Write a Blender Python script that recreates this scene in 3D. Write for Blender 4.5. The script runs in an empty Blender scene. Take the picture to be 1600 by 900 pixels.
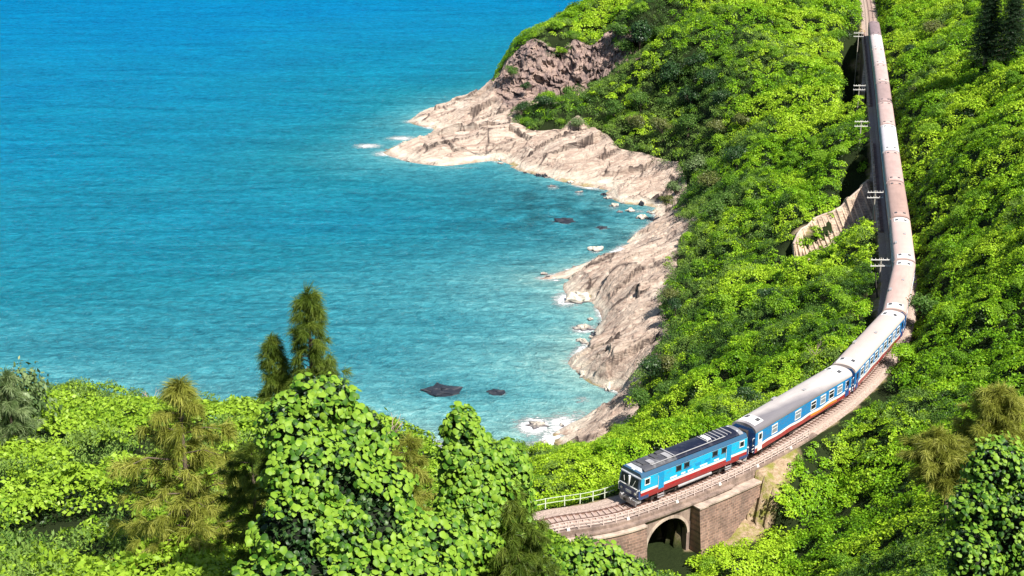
import bpy, math, random
import numpy as np
from mathutils import Vector, Matrix
rng = np.random.default_rng(7); random.seed(7)
SC = bpy.context.scene
COL = SC.collection
# ---------------------------------------------------------------- camera, world, sun, exposure
FPX, PITCH, CZ = 2200.0, math.radians(20.0), 96.0
cam_d = bpy.data.cameras.new('camera'); cam = bpy.data.objects.new('camera', cam_d); COL.objects.link(cam)
cam.location = (0, 0, CZ); cam.rotation_euler = (math.radians(70), 0, 0)
cam_d.sensor_width = 36; cam_d.lens = 36*FPX/1600; cam_d.clip_start = 0.5; cam_d.clip_end = 30000
SC.camera = cam
SUN_AZ = Vector((0.56, -0.66)).normalized(); SUN_EL = math.radians(53)
w = bpy.data.worlds.new('World'); SC.world = w; w.use_nodes = True
nt = w.node_tree; nt.nodes.clear()
sky = nt.nodes.new('ShaderNodeTexSky'); sky.sky_type = 'NISHITA'; sky.sun_disc = False
sky.sun_elevation = SUN_EL; sky.sun_rotation = math.atan2(SUN_AZ.x, SUN_AZ.y)
bg = nt.nodes.new('ShaderNodeBackground'); bg.inputs['Strength'].default_value = 0.065
wo = nt.nodes.new('ShaderNodeOutputWorld')
nt.links.new(sky.outputs[0], bg.inputs[0]); nt.links.new(bg.outputs[0], wo.inputs[0])
sd = bpy.data.lights.new('sun', 'SUN'); sd.energy = 5.0; sd.angle = math.radians(0.5); sd.color = (1.0, 0.95, 0.87)
sun = bpy.data.objects.new('sun', sd); COL.objects.link(sun)
sdir = Vector((SUN_AZ.x*math.cos(SUN_EL), SUN_AZ.y*math.cos(SUN_EL), math.sin(SUN_EL)))
sun.rotation_euler = sdir.to_track_quat('Z', 'Y').to_euler(); sun.location = (60, -30, 160)
SC.view_settings.view_transform = 'Standard'; SC.view_settings.look = 'None'
SC.view_settings.exposure = 0.88; SC.view_settings.gamma = 1
SC.cycles.max_bounces = 6; SC.cycles.transparent_max_bounces = 4
SC.cycles.diffuse_bounces = 3; SC.cycles.glossy_bounces = 2

# ---------------------------------------------------------------- projection helpers
CT, ST = math.cos(PITCH), math.sin(PITCH)
def ray(px, py):
    x = (px-800)/FPX; y = -(py-450)/FPX
    return x, CT+y*ST, -ST+y*CT
def PZ(px, py, z):
    x, dy, dz = ray(px, py); t = (z-CZ)/dz
    return np.array([x*t, dy*t, z])
def PD(px, py, D):
    x, dy, dz = ray(px, py); t = D/dy
    return np.array([x*t, D, CZ+dz*t])
def proj(p):
    p = np.atleast_2d(p); X = p[:, 0]; Y = p[:, 1]; Z = p[:, 2]-CZ
    dep = Y*CT-Z*ST; up = Y*ST+Z*CT
    dep = np.maximum(dep, 1e-3)
    return 800+FPX*X/dep, 450-FPX*up/dep, dep

# ---------------------------------------------------------------- numpy noise
def _h(ix, iy, s):
    n = (ix.astype(np.int64)*374761393 + iy.astype(np.int64)*668265263 + s*1274126177) & 0xffffffff
    n = ((n ^ (n >> 13))*1274126177) & 0xffffffff
    return ((n ^ (n >> 16)) & 0xffff)/65535.0
def vn(x, y, s=0):
    ix = np.floor(x); iy = np.floor(y); fx = x-ix; fy = y-iy
    fx = fx*fx*fx*(fx*(fx*6-15)+10); fy = fy*fy*fy*(fy*(fy*6-15)+10)
    a = _h(ix, iy, s); b = _h(ix+1, iy, s); c = _h(ix, iy+1, s); d = _h(ix+1, iy+1, s)
    return (a+(b-a)*fx)*(1-fy)+(c+(d-c)*fx)*fy
def fbm(x, y, o=4, s=0):
    r = 0; a = 1; t = 0
    for i in range(o):
        r = r+a*vn(x, y, s+i*17); t += a; a *= .5; x = x*2.03+7.1; y = y*2.03+3.7
    return r/t
def worley(x, y, s=0):
    ix = np.floor(x); iy = np.floor(y); d1 = np.full(x.shape, 9.0); d2 = d1.copy(); idv = np.zeros(x.shape)
    for dx in (-1, 0, 1):
        for dy in (-1, 0, 1):
            cx = ix+dx; cy = iy+dy
            d = np.hypot(cx+_h(cx, cy, s)-x, cy+_h(cx, cy, s+5)-y)
            m = d < d1
            d2 = np.where(m, d1, np.minimum(d2, d)); idv = np.where(m, _h(cx, cy, s+9), idv); d1 = np.where(m, d, d1)
    return d1, d2, idv
def sstep(a, b, x):
    t = np.clip((x-a)/(b-a), 0, 1); return t*t*(3-2*t)
def inpoly(x, y, poly):
    c = np.zeros(x.shape, bool); n = len(poly)
    for i in range(n):
        x1, y1 = poly[i][:2]; x2, y2 = poly[(i+1) % n][:2]
        if y1 == y2: continue
        c ^= ((y1 > y) != (y2 > y)) & (x < (x2-x1)*(y-y1)/(y2-y1)+x1)
    return c
def polydist(x, y, pts, closed=False):
    """distance to a polyline, arc length of the nearest point and signed side (positive = left of travel)"""
    best = np.full(x.shape, 1e9); arc = np.zeros(x.shape); side = np.zeros(x.shape); L = 0
    n = len(pts)
    for i in range(n if closed else n-1):
        a = pts[i][:2]; b = pts[(i+1) % n][:2]; d = np.array(b)-np.array(a); l = math.hypot(*d)
        if l < 1e-9: continue
        t = np.clip(((x-a[0])*d[0]+(y-a[1])*d[1])/(l*l), 0, 1)
        ex = x-(a[0]+t*d[0]); ey = y-(a[1]+t*d[1]); q = ex*ex+ey*ey
        m = q < best; best = np.where(m, q, best); arc = np.where(m, L+t*l, arc)
        side = np.where(m, d[0]*ey-d[1]*ex, side); L += l
    return np.sqrt(best), arc, np.sign(side)

# ---------------------------------------------------------------- object helpers
def tag(o, label=None, cat=None, group=None, kind=None):
    if label: o['label'] = label
    if cat: o['category'] = cat
    if group: o['group'] = group
    if kind: o['kind'] = kind
    return o
def empty(name, loc=(0, 0, 0), rz=0, **k):
    o = bpy.data.objects.new(name, None); COL.objects.link(o); o.location = loc; o.rotation_euler = (0, 0, rz)
    o.empty_display_size = .3
    return tag(o, **k)
def link(name, me, mat=None, parent=None, loc=None):
    o = bpy.data.objects.new(name, me); COL.objects.link(o)
    if mat is not None and not me.materials:
        for m in (mat if isinstance(mat, (list, tuple)) else [mat]): me.materials.append(m)
    if parent: o.parent = parent
    if loc is not None: o.location = loc
    return o
def npmesh(name, V, F, smooth=False, mi=None):
    """V (n,3), F (m,k) arrays of one face size"""
    V = np.asarray(V, np.float32); F = np.asarray(F, np.int32)
    me = bpy.data.meshes.new(name); k = F.shape[1]
    me.vertices.add(len(V)); me.vertices.foreach_set('co', V.ravel())
    me.loops.add(F.size); me.loops.foreach_set('vertex_index', F.ravel())
    me.polygons.add(len(F)); me.polygons.foreach_set('loop_start', np.arange(0, F.size, k, dtype=np.int32))
    try: me.polygons.foreach_set('loop_total', np.full(len(F), k, np.int32))
    except Exception: pass
    if smooth: me.polygons.foreach_set('use_smooth', np.ones(len(F), bool))
    if mi is not None: me.polygons.foreach_set('material_index', np.asarray(mi, np.int32))
    me.update(calc_edges=True)
    return me
def fattr(me, name, vals):
    a = me.attributes.new(name, 'FLOAT', 'POINT'); a.data.foreach_set('value', np.asarray(vals, np.float32))
def vattr(me, name, vals):
    a = me.attributes.new(name, 'FLOAT_VECTOR', 'POINT'); a.data.foreach_set('vector', np.asarray(vals, np.float32).ravel())
class MB:
    """collects simple solids, links them as one mesh"""
    def __init__(s): s.v = []; s.f = []; s.m = []; s.sm = []
    def add(s, V, F, m=0, smooth=False):
        n = len(s.v); s.v += [tuple(map(float, p)) for p in V]
        s.f += [tuple(n+i for i in f) for f in F]; s.m += [m]*len(F); s.sm += [smooth]*len(F); return s
    def box(s, c, d, m=0, rz=0, top=1.0):
        cx, cy, cz = c; x, y, z = d[0]/2, d[1]/2, d[2]/2; V = []
        for k, t in ((-1, 1.0), (1, top)):
            for a, b in ((-1, -1), (1, -1), (1, 1), (-1, 1)):
                u, v = a*x*t, b*y*t
                V.append((cx+u*math.cos(rz)-v*math.sin(rz), cy+u*math.sin(rz)+v*math.cos(rz), cz+k*z))
        return s.add(V, [(3, 2, 1, 0), (4, 5, 6, 7), (0, 1, 5, 4), (1, 2, 6, 5), (2, 3, 7, 6), (3, 0, 4, 7)], m)
    def tube(s, pts, rad, n=8, m=0, caps=True):
        pts = [Vector(p) for p in pts]
        if not hasattr(rad, '__len__'): rad = [rad]*len(pts)
        V = []; F = []
        for i, p in enumerate(pts):
            d = (pts[min(i+1, len(pts)-1)]-pts[max(i-1, 0)]).normalized()
            a = d.cross(Vector((0, 0, 1)))
            if a.length < .05: a = d.cross(Vector((1, 0, 0)))
            a.normalize(); b = d.cross(a)
            for k in range(n):
                t = 2*math.pi*k/n; V.append(p+(a*math.cos(t)+b*math.sin(t))*rad[i])
        for i in range(len(pts)-1):
            for k in range(n):
                k2 = (k+1) % n; F.append((i*n+k, i*n+k2, (i+1)*n+k2, (i+1)*n+k))
        s.add(V, F, m, True)
        if caps: 
            s.add([V[k] for k in range(n)], [tuple(range(n))], m); s.add([V[-n+k] for k in range(n)], [tuple(range(n))[::-1]], m)
        return s
    def prism(s, prof, y0, y1, m=0, smooth=False):
        """profile in x,z swept along y"""
        n = len(prof); V = [(p[0], y0, p[1]) for p in prof]+[(p[0], y1, p[1]) for p in prof]
        s.add(V, [(i, (i+1) % n, n+(i+1) % n, n+i) for i in range(n)], m, smooth)
        s.add(V, [tuple(range(n))[::-1], tuple(range(n, 2*n))], m); return s
    def mesh(s, name):
        me = bpy.data.meshes.new(name); me.from_pydata(s.v, [], s.f)
        me.polygons.foreach_set('material_index', s.m); me.polygons.foreach_set('use_smooth', s.sm)
        import bmesh
        b = bmesh.new(); b.from_mesh(me); bmesh.ops.recalc_face_normals(b, faces=b.faces); b.to_mesh(me); b.free()
        me.update(); return me
    def build(s, name, mat, parent=None, loc=None, bevel=0):
        o = link(name, s.mesh(name), mat, parent, loc)
        if bevel:
            md = o.modifiers.new('bevel', 'BEVEL'); md.width = bevel; md.segments = 2; md.limit_method = 'ANGLE'
        return o
def copy_tree(o, parent=None):
    c = o.copy(); COL.objects.link(c); c.parent = parent
    for ch in list(KIDS.get(o.name, [])): copy_tree(ch, c)
    return c
KIDS = {}
def index_kids():
    KIDS.clear()
    for o in bpy.data.objects:
        if o.parent: KIDS.setdefault(o.parent.name, []).append(o)

# ---------------------------------------------------------------- material helpers
def newmat(name):
    m = bpy.data.materials.new(name); m.use_nodes = True; n = m.node_tree
    return m, n, n.nodes['Principled BSDF']
def nd(n, t, **k):
    x = n.nodes.new(t)
    for a, b in k.items():
        if a in x.inputs.keys(): x.inputs[a].default_value = b
        else: setattr(x, a, b)
    return x
def lk(n, a, b): n.links.new(a, b)
def noise(n, vec, scale, detail=4, rough=.55, dist=0):
    t = nd(n, 'ShaderNodeTexNoise', Scale=scale, Detail=detail, Roughness=rough, Distortion=dist)
    if vec is not None: lk(n, vec, t.inputs['Vector'])
    return t.outputs['Fac']
def mapping(n, vec, scale=(1, 1, 1), rot=(0, 0, 0), loc=(0, 0, 0)):
    t = nd(n, 'ShaderNodeMapping'); t.inputs['Scale'].default_value = scale; t.inputs['Rotation'].default_value = rot
    t.inputs['Location'].default_value = loc
    lk(n, vec, t.inputs['Vector']); return t.outputs[0]
def ramp(n, fac, stops, interp='LINEAR'):
    t = nd(n, 'ShaderNodeValToRGB'); e = t.color_ramp.elements; t.color_ramp.interpolation = interp
    while len(e) < len(stops): e.new(.5)
    for i, (p, c) in enumerate(stops):
        e[i].position = p; e[i].color = (c, c, c, 1) if not hasattr(c, '__len__') else (*c, 1)
    lk(n, fac, t.inputs[0]); return t.outputs[0]
def mix(n, f, a, b, mode='MIX'):
    t = nd(n, 'ShaderNodeMix'); t.data_type = 'RGBA'; t.blend_type = mode
    for i, v in ((0, f), (6, a), (7, b)):
        if hasattr(v, 'links'): lk(n, v, t.inputs[i])
        elif hasattr(v, '__len__'): t.inputs[i].default_value = (*v, 1)
        else: t.inputs[i].default_value = v if i == 0 else (v, v, v, 1)
    return t.outputs[2]
def mth(n, op, a, b=None, c=None, clamp=False):
    t = nd(n, 'ShaderNodeMath'); t.operation = op; t.use_clamp = clamp
    for i, v in enumerate((a, b, c)):
        if v is None: continue
        if hasattr(v, 'links'): lk(n, v, t.inputs[i])
        else: t.inputs[i].default_value = v
    return t.outputs[0]
def attr(n, name, typ='GEOMETRY'):
    t = nd(n, 'ShaderNodeAttribute'); t.attribute_name = name; t.attribute_type = typ; return t.outputs['Fac']
def bump(n, b, h, strength=.5, dist=.1):
    t = nd(n, 'ShaderNodeBump', Strength=strength, Distance=dist); lk(n, h, t.inputs['Height']); lk(n, t.outputs[0], b.inputs['Normal']); return t
def geo(n): return nd(n, 'ShaderNodeNewGeometry').outputs['Position']
def objc(n): return nd(n, 'ShaderNodeTexCoord').outputs['Object']
def plain(name, col, rough=.5, metal=0, var=.25, sc=3.0, dirt=(.12, .09, .07), dirtamt=.25, bmp=0.0):
    m, n, b = newmat(name); v = objc(n)
    f = noise(n, v, sc, 5, .65)
    c = mix(n, mth(n, 'MULTIPLY', f, var), col, tuple(x*.45 for x in col))
    d = ramp(n, noise(n, v, sc*.6, 6, .7, .6), [(.5, 0), (.72, 1)])
    c = mix(n, mth(n, 'MULTIPLY', d, dirtamt), c, dirt)
    lk(n, c, b.inputs['Base Color']); b.inputs['Roughness'].default_value = rough; b.inputs['Metallic'].default_value = metal
    if bmp: bump(n, b, f, bmp, .05)
    return m

# ================================================================ THE TRACK LINE
ZR = 30.0                                   # rail level
roof = [(978, 733), (1160, 663), (1312, 575), (1395.5, 488), (1414, 413), (1408, 345.7), (1400, 290), (1394, 243), (1388, 199),
        (1384, 163), (1380, 132), (1377, 101.5), (1371.7, 73), (1368.5, 52), (1365.6, 33)]
JP = np.array([PZ(px, py, 34.0)[:2] for px, py in roof])
for _ in range(2):
    q = JP.copy(); q[6:-1] = .25*JP[5:-2]+.5*JP[6:-1]+.25*JP[7:]; JP = q
pre = np.array([PZ(560, 905, 30)[:2], PZ(700, 868, 30)[:2], PZ(846, 817, 30)[:2]])
post = np.array([PZ(1357, 0, 30)[:2], PZ(1340, -50, 30)[:2], PZ(1300, -90, 30)[:2]])
ctrl = np.vstack([pre, JP, post])
def catmull(P, m=10):
    out = []
    Q = np.vstack([2*P[0]-P[1], P, 2*P[-1]-P[-2]])
    for i in range(1, len(Q)-2):
        for k in range(m):
            t = k/m
            out.append(.5*((2*Q[i])+(-Q[i-1]+Q[i+1])*t+(2*Q[i-1]-5*Q[i]+4*Q[i+1]-Q[i+2])*t*t+(-Q[i-1]+3*Q[i]-3*Q[i+1]+Q[i+2])*t**3))
    out.append(P[-1]); return np.array(out)
TR = catmull(ctrl)
TS = np.concatenate([[0], np.cumsum(np.linalg.norm(np.diff(TR, axis=0), axis=1))])
def tp(s, off=0.0):
    """point on the track line at arc s, off metres to the LEFT of travel (travel = away from the camera)"""
    x = np.interp(s, TS, TR[:, 0]); y = np.interp(s, TS, TR[:, 1])
    dx = np.interp(s+.8, TS, TR[:, 0])-np.interp(s-.8, TS, TR[:, 0]); dy = np.interp(s+.8, TS, TR[:, 1])-np.interp(s-.8, TS, TR[:, 1])
    l = np.hypot(dx, dy)+1e-9
    return np.stack([x-dy/l*off, y+dx/l*off], -1)
def s_of(p):
    d, a, _ = polydist(np.array([p[0]], float), np.array([p[1]], float), TR); return float(a[0])
S_LOCO = s_of(JP[0]); S_J1 = s_of(JP[1]); S_END = s_of(JP[-1])
TRC = TR[::3] if (len(TR)-1) % 3 == 0 else np.vstack([TR[::3], TR[-1]])

# ================================================================ SHORE AND ROCK OUTLINES
shore_px = [(772, 150), (740, 153), (700, 160), (662, 174), (640, 190), (668, 199), (690, 207), (660, 214), (636, 222), (600, 238), (628, 250), (700, 259),
            (768, 251), (800, 262), (850, 276), (900, 290), (940, 298), (975, 318), (1012, 322), (1024, 338), (1012, 352), (995, 366), (960, 392), (920, 410),
            (880, 425), (842, 435), (884, 440), (890, 462), (918, 468), (938, 490), (940, 505), (925, 530), (905, 548), (888, 565), (905, 585), (935, 603),
            (965, 612), (980, 617), (962, 624), (930, 645), (890, 664), (866, 678), (868, 693), (850, 703)]
shore = [PZ(a, b, 0)[:2] for a, b in shore_px]
back = [PZ(900, 100, 0)[:2]+np.array([18, 30]), np.array([60., 560.]), np.array([60., 700.])]   # unseen north side of the headland
south = [PZ(760, 712, 0)[:2], PZ(650, 705, 0)[:2], PZ(560, 690, 0)[:2], PZ(400, 700, 0)[:2], PZ(200, 690, 0)[:2], PZ(0, 680, 0)[:2], PZ(-300, 690, 0)[:2]]
coast = back[::-1]+shore+south
landpoly = coast+[np.array([-400., 150.]), np.array([-400., -60.]), np.array([500., -60.]), np.array([500., 700.])]
top_pz = [(776, 128, 8), (790, 96, 14), (850, 78, 21), (900, 62, 24), (945, 52, 26), (950, 80, 21), (1000, 88, 22), (1010, 96, 20), (960, 112, 17), (930, 128, 13), (880, 150, 9), (810, 168, 8),
          (800, 195, 6), (830, 208, 6), (880, 205, 7), (905, 182, 10), (918, 200, 7), (960, 232, 6), (1000, 240, 6), (1050, 258, 6),
          (1062, 285, 5), (1066, 318, 4.5), (1056, 338, 6), (1072, 350, 10), (1092, 330, 13), (1075, 365, 11), (1045, 405, 9), (1045, 440, 8), (1020, 478, 8), (1030, 505, 8), (1035, 530, 8),
          (1015, 565, 7), (990, 600, 6), (982, 640, 6), (965, 680, 5), (930, 700, 4), (880, 704, 2)]
topl = [PZ(a, b, z) for a, b, z in top_pz]
rockpoly = shore+[t[:2] for t in topl[::-1]]

# ================================================================ TERRAIN
cp = []
def c(px, py, z): cp.append(PZ(px, py, z))
def cd(px, py, D): cp.append(PD(px, py, D))
def cw(x, y, z): cp.append(np.array([x, y, z], float))
for p in shore[::1]: cw(p[0], p[1], 0)
for p in south: cw(p[0], p[1], 0)
for p in back: cw(p[0], p[1], 0)
for p in topl: cw(*p)
for t in [(660, 185, 1.5), (720, 175, 4), (760, 165, 6), (720, 215, 5), (690, 235, 3), (770, 210, 6), (660, 238, 2), (860, 240, 4), (930, 262, 3), (1000, 285, 3.5), (830, 230, 4),
          (975, 400, 5), (940, 430, 4), (1000, 440, 6), (960, 480, 4), (990, 520, 5), (950, 560, 4), (980, 580, 5), (950, 655, 4), (920, 680, 3),
          (870, 100, 17), (850, 160, 9), (850, 130, 12), (930, 85, 19), (905, 110, 15)]: c(*t)
for t in [(850, 45), (800, 78)]: cd(*t, 442)
cd(930, 0, 452); cd(1000, -10, 455)
for t in [(1100, 0, 35), (1250, 0, 33), (1320, 0, 30), (1000, 30, 31), (1050, 60, 29), (1150, 100, 27), (1250, 100, 27), (1000, 130, 18), (1320, 110, 26),
          (1300, 200, 23), (1200, 200, 21), (1100, 200, 15), (1040, 190, 11), (900, 170, 9), (960, 200, 9), (1000, 170, 13), (1335, 260, 24), (1250, 300, 20.5), (1150, 300, 16), (1100, 290, 10.5),
          (1360, 380, 26.5), (1340, 450, 27), (1300, 400, 22), (1200, 400, 17.5), (1130, 400, 14), (1200, 500, 20.5), (1120, 480, 14.5), (1270, 500, 24.5), (1330, 520, 28.5),
          (1250, 570, 26), (1150, 560, 19), (1070, 560, 12), (1180, 620, 25), (1100, 640, 19), (1030, 640, 10), (1100, 680, 23), (950, 722, 12), (900, 718, 4.5), (860, 716, 2.5), (1000, 702, 12),
          (1000, 735, 25), (900, 770, 26), (850, 770, 24),
          (1420, 50, 32), (1500, 20, 40), (1600, 50, 47), (1430, 200, 32.5), (1500, 150, 38), (1600, 200, 45), (1440, 300, 32.5), (1500, 300, 36.5), (1600, 300, 43), (1450, 400, 32.5), (1500, 400, 35), (1600, 400, 41),
          (1470, 500, 32.5), (1600, 500, 39), (1410, 600, 30.5), (1500, 600, 33), (1600, 600, 37.5), (1390, 700, 30), (1500, 700, 35), (1600, 700, 40), (1310, 680, 28), (1290, 760, 26), (1400, 800, 31),
          (1250, 740, 27.2), (1200, 790, 25.3), (1150, 845, 24), (1075, 866, 23), (1000, 880, 23.5), (1200, 860, 23.7), (1300, 850, 28), (930, 895, 24.5), (1100, 930, 24)]: c(*t)
for t in [(1500, 800, 103), (1600, 800, 93), (1400, 900, 98), (1500, 900, 84), (1600, 900, 76), (1300, 920, 106),
          (-150, 640, 84), (0, 645, 84), (150, 632, 86), (260, 655, 84), (330, 642, 86), (400, 665, 82), (500, 690, 78), (640, 715, 74), (720, 760, 70), (780, 830, 66), (820, 900, 62),
          (0, 760, 58), (200, 760, 60), (400, 760, 58), (0, 900, 43), (200, 900, 44), (400, 900, 43), (600, 860, 50), (-150, 800, 52), (700, 930, 50)]: cd(*t)
for t in [(-45, 118, 26), (-20, 118, 28), (-5, 105, 30), (-45, 150, 9), (-20, 150, 11), (0, 135, 22), (-70, 118, 24), (10, 95, 33), (0, 88, 39), (25, 92, 36), (-80, 150, 6),
          (0, 0, 91), (-20, 10, 86), (20, 10, 86), (0, 20, 79), (-25, 28, 76), (25, 30, 74), (0, 32, 73), (45, 50, 62), (15, 50, 61), (30, 70, 48), (70, 60, 64), (-60, 40, 72), (60, 0, 92), (-60, 0, 88), (-90, 80, 60),
          (120, 100, 62), (90, 120, 52), (120, 200, 62), (160, 300, 68), (170, 400, 62), (150, 480, 52), (190, 100, 75), (240, 300, 85), (240, 500, 70), (110, 470, 33), (240, 600, 60), (130, 560, 36), (90, 480, 34),
          (-60, 300, -10), (-60, 400, -10), (-100, 200, -10), (-10, 330, -4), (-20, 240, -5), (0, 520, -6), (-60, 520, -12), (30, 620, -4), (-100, 600, -14), (240, 0, 95), (-110, 110, 30), (-110, 180, -3)]: cw(*t)
RW = [((1240, 380, 22.6), (1243, 408, 19.8)), ((1252, 357, 23.6), (1262, 402, 20.4)), ((1272, 343, 24.2), (1288, 387, 21.3)), ((1300, 330, 25.2), (1312, 370, 22.5)), ((1330, 309, 26.8), (1340, 348, 24)), ((1357, 284, 28.6), (1372, 332, 25.2))]
for t_, b_ in RW:
    q = PZ(*b_); cw(q[0], q[1]-1.0, q[2]-.5); q2 = PZ(*t_); cw(q2[0], q2[1]+2.2, q2[2]-.5)
RWL = [PZ(*b)[:2] for t, b in RW]
CP = np.array(cp); keep = []
for i, p in enumerate(CP):                                     # drop near-duplicates
    if all(np.hypot(*(p[:2]-CP[j][:2])) > 2.0 for j in keep): keep.append(i)
CP = CP[keep]; N = len(CP)
def rk(r2): return .5*r2*np.log(r2+1e-9)
S0 = 100.0
X0 = CP[:, :2]/S0
K = rk(((X0[:, None]-X0[None])**2).sum(-1))+np.eye(N)*2e-4
A = np.zeros((N+3, N+3)); A[:N, :N] = K; A[:N, N] = 1; A[:N, N+1:] = X0; A[N:, :N] = A[:N, N:].T
Wt = np.linalg.solve(A, np.concatenate([CP[:, 2], [0, 0, 0]]))
def z_nat(x, y):
    sh = x.shape; x = x.ravel()/S0; y = y.ravel()/S0; z = Wt[N]+Wt[N+1]*x+Wt[N+2]*y
    for i in range(N): z = z+Wt[i]*rk((x-X0[i, 0])**2+(y-X0[i, 1])**2)
    return z.reshape(sh)
# spans of the line that stand on walls
def s_at(px, py, z=ZR): return s_of(PZ(px, py, z))
S_PIT = [(s_at(1396, 352), s_at(1382, 222)), (s_at(1374, 160), s_at(1358, 46))]
S_W0, S_W1 = s_at(700, 868), s_at(1236, 680)                    # walled embankment at the bridge (near side)
S_ARCH = s_at(1047, 787, 29.4)-1.1; S_W1 = S_ARCH+11.5
def pit_mask(arc, d, left):
    m = 0
    for (a, b), dep in zip(S_PIT, (10.5, 10.0)):
        u = sstep(a-2, a+4, arc)*(1-sstep(b-22, b+2, arc))
        m = np.maximum(m, u*dep*(1-sstep(6.0, 10.0, d)))
    return m*(left > 0)
def ground(x, y):
    """terrain height with cuttings, embankments and the bridge opening"""
    z = z_nat(x, y)
    d, arc, sd_ = polydist(x, y, TRC)
    wall = (arc > S_W0) & (arc < S_W1) & (sd_ < 0)
    hw = np.where(wall, 1.5, 3.0)
    pm = pit_mask(arc, d, sd_)
    hw = np.where(pm > .5, 1.8, hw)
    ex = np.maximum(d-hw, 0)
    lo = 29.55-ex*np.where(wall, 30.0, np.where(pm > .5, 40., .8)); hi = 29.55+ex*1.15
    land = np.clip(z-pm, lo, np.maximum(hi, lo))
    f = sstep(60, 30, d) if False else (d < 60)
    z = np.where(f, land, z)
    k = (np.abs(x-PZ(1300, 370, 22)[0]) < 30) & (np.abs(y-PZ(1300, 370, 22)[1]) < 35)
    if k.any():
        wd = polydist(x[k], y[k], RWL)[0]; yl = np.interp(x[k], [p[0] for p in RWL], [p[1] for p in RWL])
        zb = np.interp(x[k], [PZ(*b)[0] for t, b in RW], [b[2] for t, b in RW]); fr_ = y[k] < yl+2.2
        cap_ = np.where(fr_, zb-1.3+np.maximum(wd-5, 0)*.7, zb+2.6+np.maximum(wd-2, 0)*.8)
        inx = (x[k] > RWL[0][0]-1.5) & (x[k] < RWL[-1][0]+1)
        z[k] = np.where(inx & (wd < 12), np.minimum(z[k], cap_), z[k])
    # passage into the arch
    near = (np.abs(arc-S_ARCH) < 2.7) & (sd_*d > -12) & (sd_*d < 2.0)
    z = np.where(near & (d < 4.5), np.minimum(z, 24.2), z)
    z = np.where((np.abs(arc-S_ARCH) < 9) & (sd_ < 0) & (d < 10) & (d > 1.6), np.maximum(z, 24.2), z)
    return z, d, arc, sd_

# ================================================================ SETTING MATERIALS
def m_soil():
    m, n, b = newmat('soil'); v = geo(n)
    f = noise(n, v, .35, 6, .65); g = noise(n, v, 3.0, 5, .7)
    under = mix(n, g, (.006, .012, .004), (.028, .04, .012))          # litter and stalks under the leaf cover, near black to paint gap shade
    bare = ramp(n, g, [(.25, (.16, .10, .06)), (.5, (.36, .26, .17)), (.8, (.52, .42, .31))])
    grass = mix(n, f, (.17, .20, .03), (.26, .22, .07))
    bare = mix(n, ramp(n, noise(n, v, .8, 5, .7), [(.45, 0), (.6, 1)]), bare, grass)
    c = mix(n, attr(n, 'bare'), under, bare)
    lk(n, c, b.inputs['Base Color']); b.inputs['Roughness'].default_value = .95; b.inputs['Specular IOR Level'].default_value = .1
    bump(n, b, g, .8, .25); return m
def m_rock():
    m, n, b = newmat('rock'); v = geo(n)
    st = mapping(n, v, (1, 1, 1), (0, 0, math.radians(-20)))
    st2 = mapping(n, st, (.10, .75, .8)); st3 = mapping(n, st, (.5, 3.2, 3))
    big = noise(n, v, .06, 4, .6); band = noise(n, st2, 1.0, 7, .68, 1.2); fine = noise(n, st3, 1.0, 8, .75, .6)
    slab = ramp(n, big, [(.3, (.72, .60, .49)), (.5, (.57, .45, .36)), (.72, (.72, .63, .53))])
    slab = mix(n, ramp(n, band, [(.42, 0), (.60, .9)]), slab, (.35, .25, .20))
    slab = mix(n, ramp(n, band, [(.26, .6), (.4, 0)]), slab, (.30, .22, .20))
    slab = mix(n, ramp(n, fine, [(.50, 0), (.72, .55)]), slab, (.25, .19, .17))
    slab = mix(n, ramp(n, fine, [(.28, .5), (.45, 0)]), slab, (.78, .68, .58))
    slab = mix(n, attr(n, 'crk'), slab, (.075, .055, .05))
    cl = ramp(n, noise(n, v, .35, 7, .7, .8), [(.3, (.11, .09, .095)), (.48, (.29, .205, .18)), (.62, (.44, .32, .26)), (.78, (.20, .14, .16))])
    c = mix(n, attr(n, 'cliff'), slab, cl)
    # pale salt line and olive algae just above the water
    z = nd(n, 'ShaderNodeSeparateXYZ'); lk(n, v, z.inputs[0])
    zz = mth(n, 'ADD', z.outputs[2], mth(n, 'MULTIPLY', noise(n, v, .35, 5), 2.4))
    c = mix(n, ramp(n, mth(n, 'MULTIPLY', zz, .25), [(.36, .0), (.46, .6), (.55, .5), (.75, 0)]), c, (.74, .67, .55))
    alg = ramp(n, mth(n, 'MULTIPLY', zz, .25), [(.18, .6), (.24, .95), (.34, .7), (.44, 0)])
    c = mix(n, mth(n, 'MULTIPLY', alg, ramp(n, noise(n, v, .13, 4), [(.50, 0), (.62, .9)])), c, (.36, .30, .10))
    wet = ramp(n, mth(n, 'MULTIPLY', zz, .25), [(.20, .85), (.32, 0)])
    c = mix(n, wet, c, (.11, .085, .06))
    lk(n, c, b.inputs['Base Color']); b.inputs['Roughness'].default_value = .8; b.inputs['Specular IOR Level'].default_value = .25
    h = mth(n, 'ADD', mth(n, 'MULTIPLY', band, 1.0), mth(n, 'MULTIPLY', fine, .4)); bump(n, b, h, 1.0, .9); return m
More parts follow.
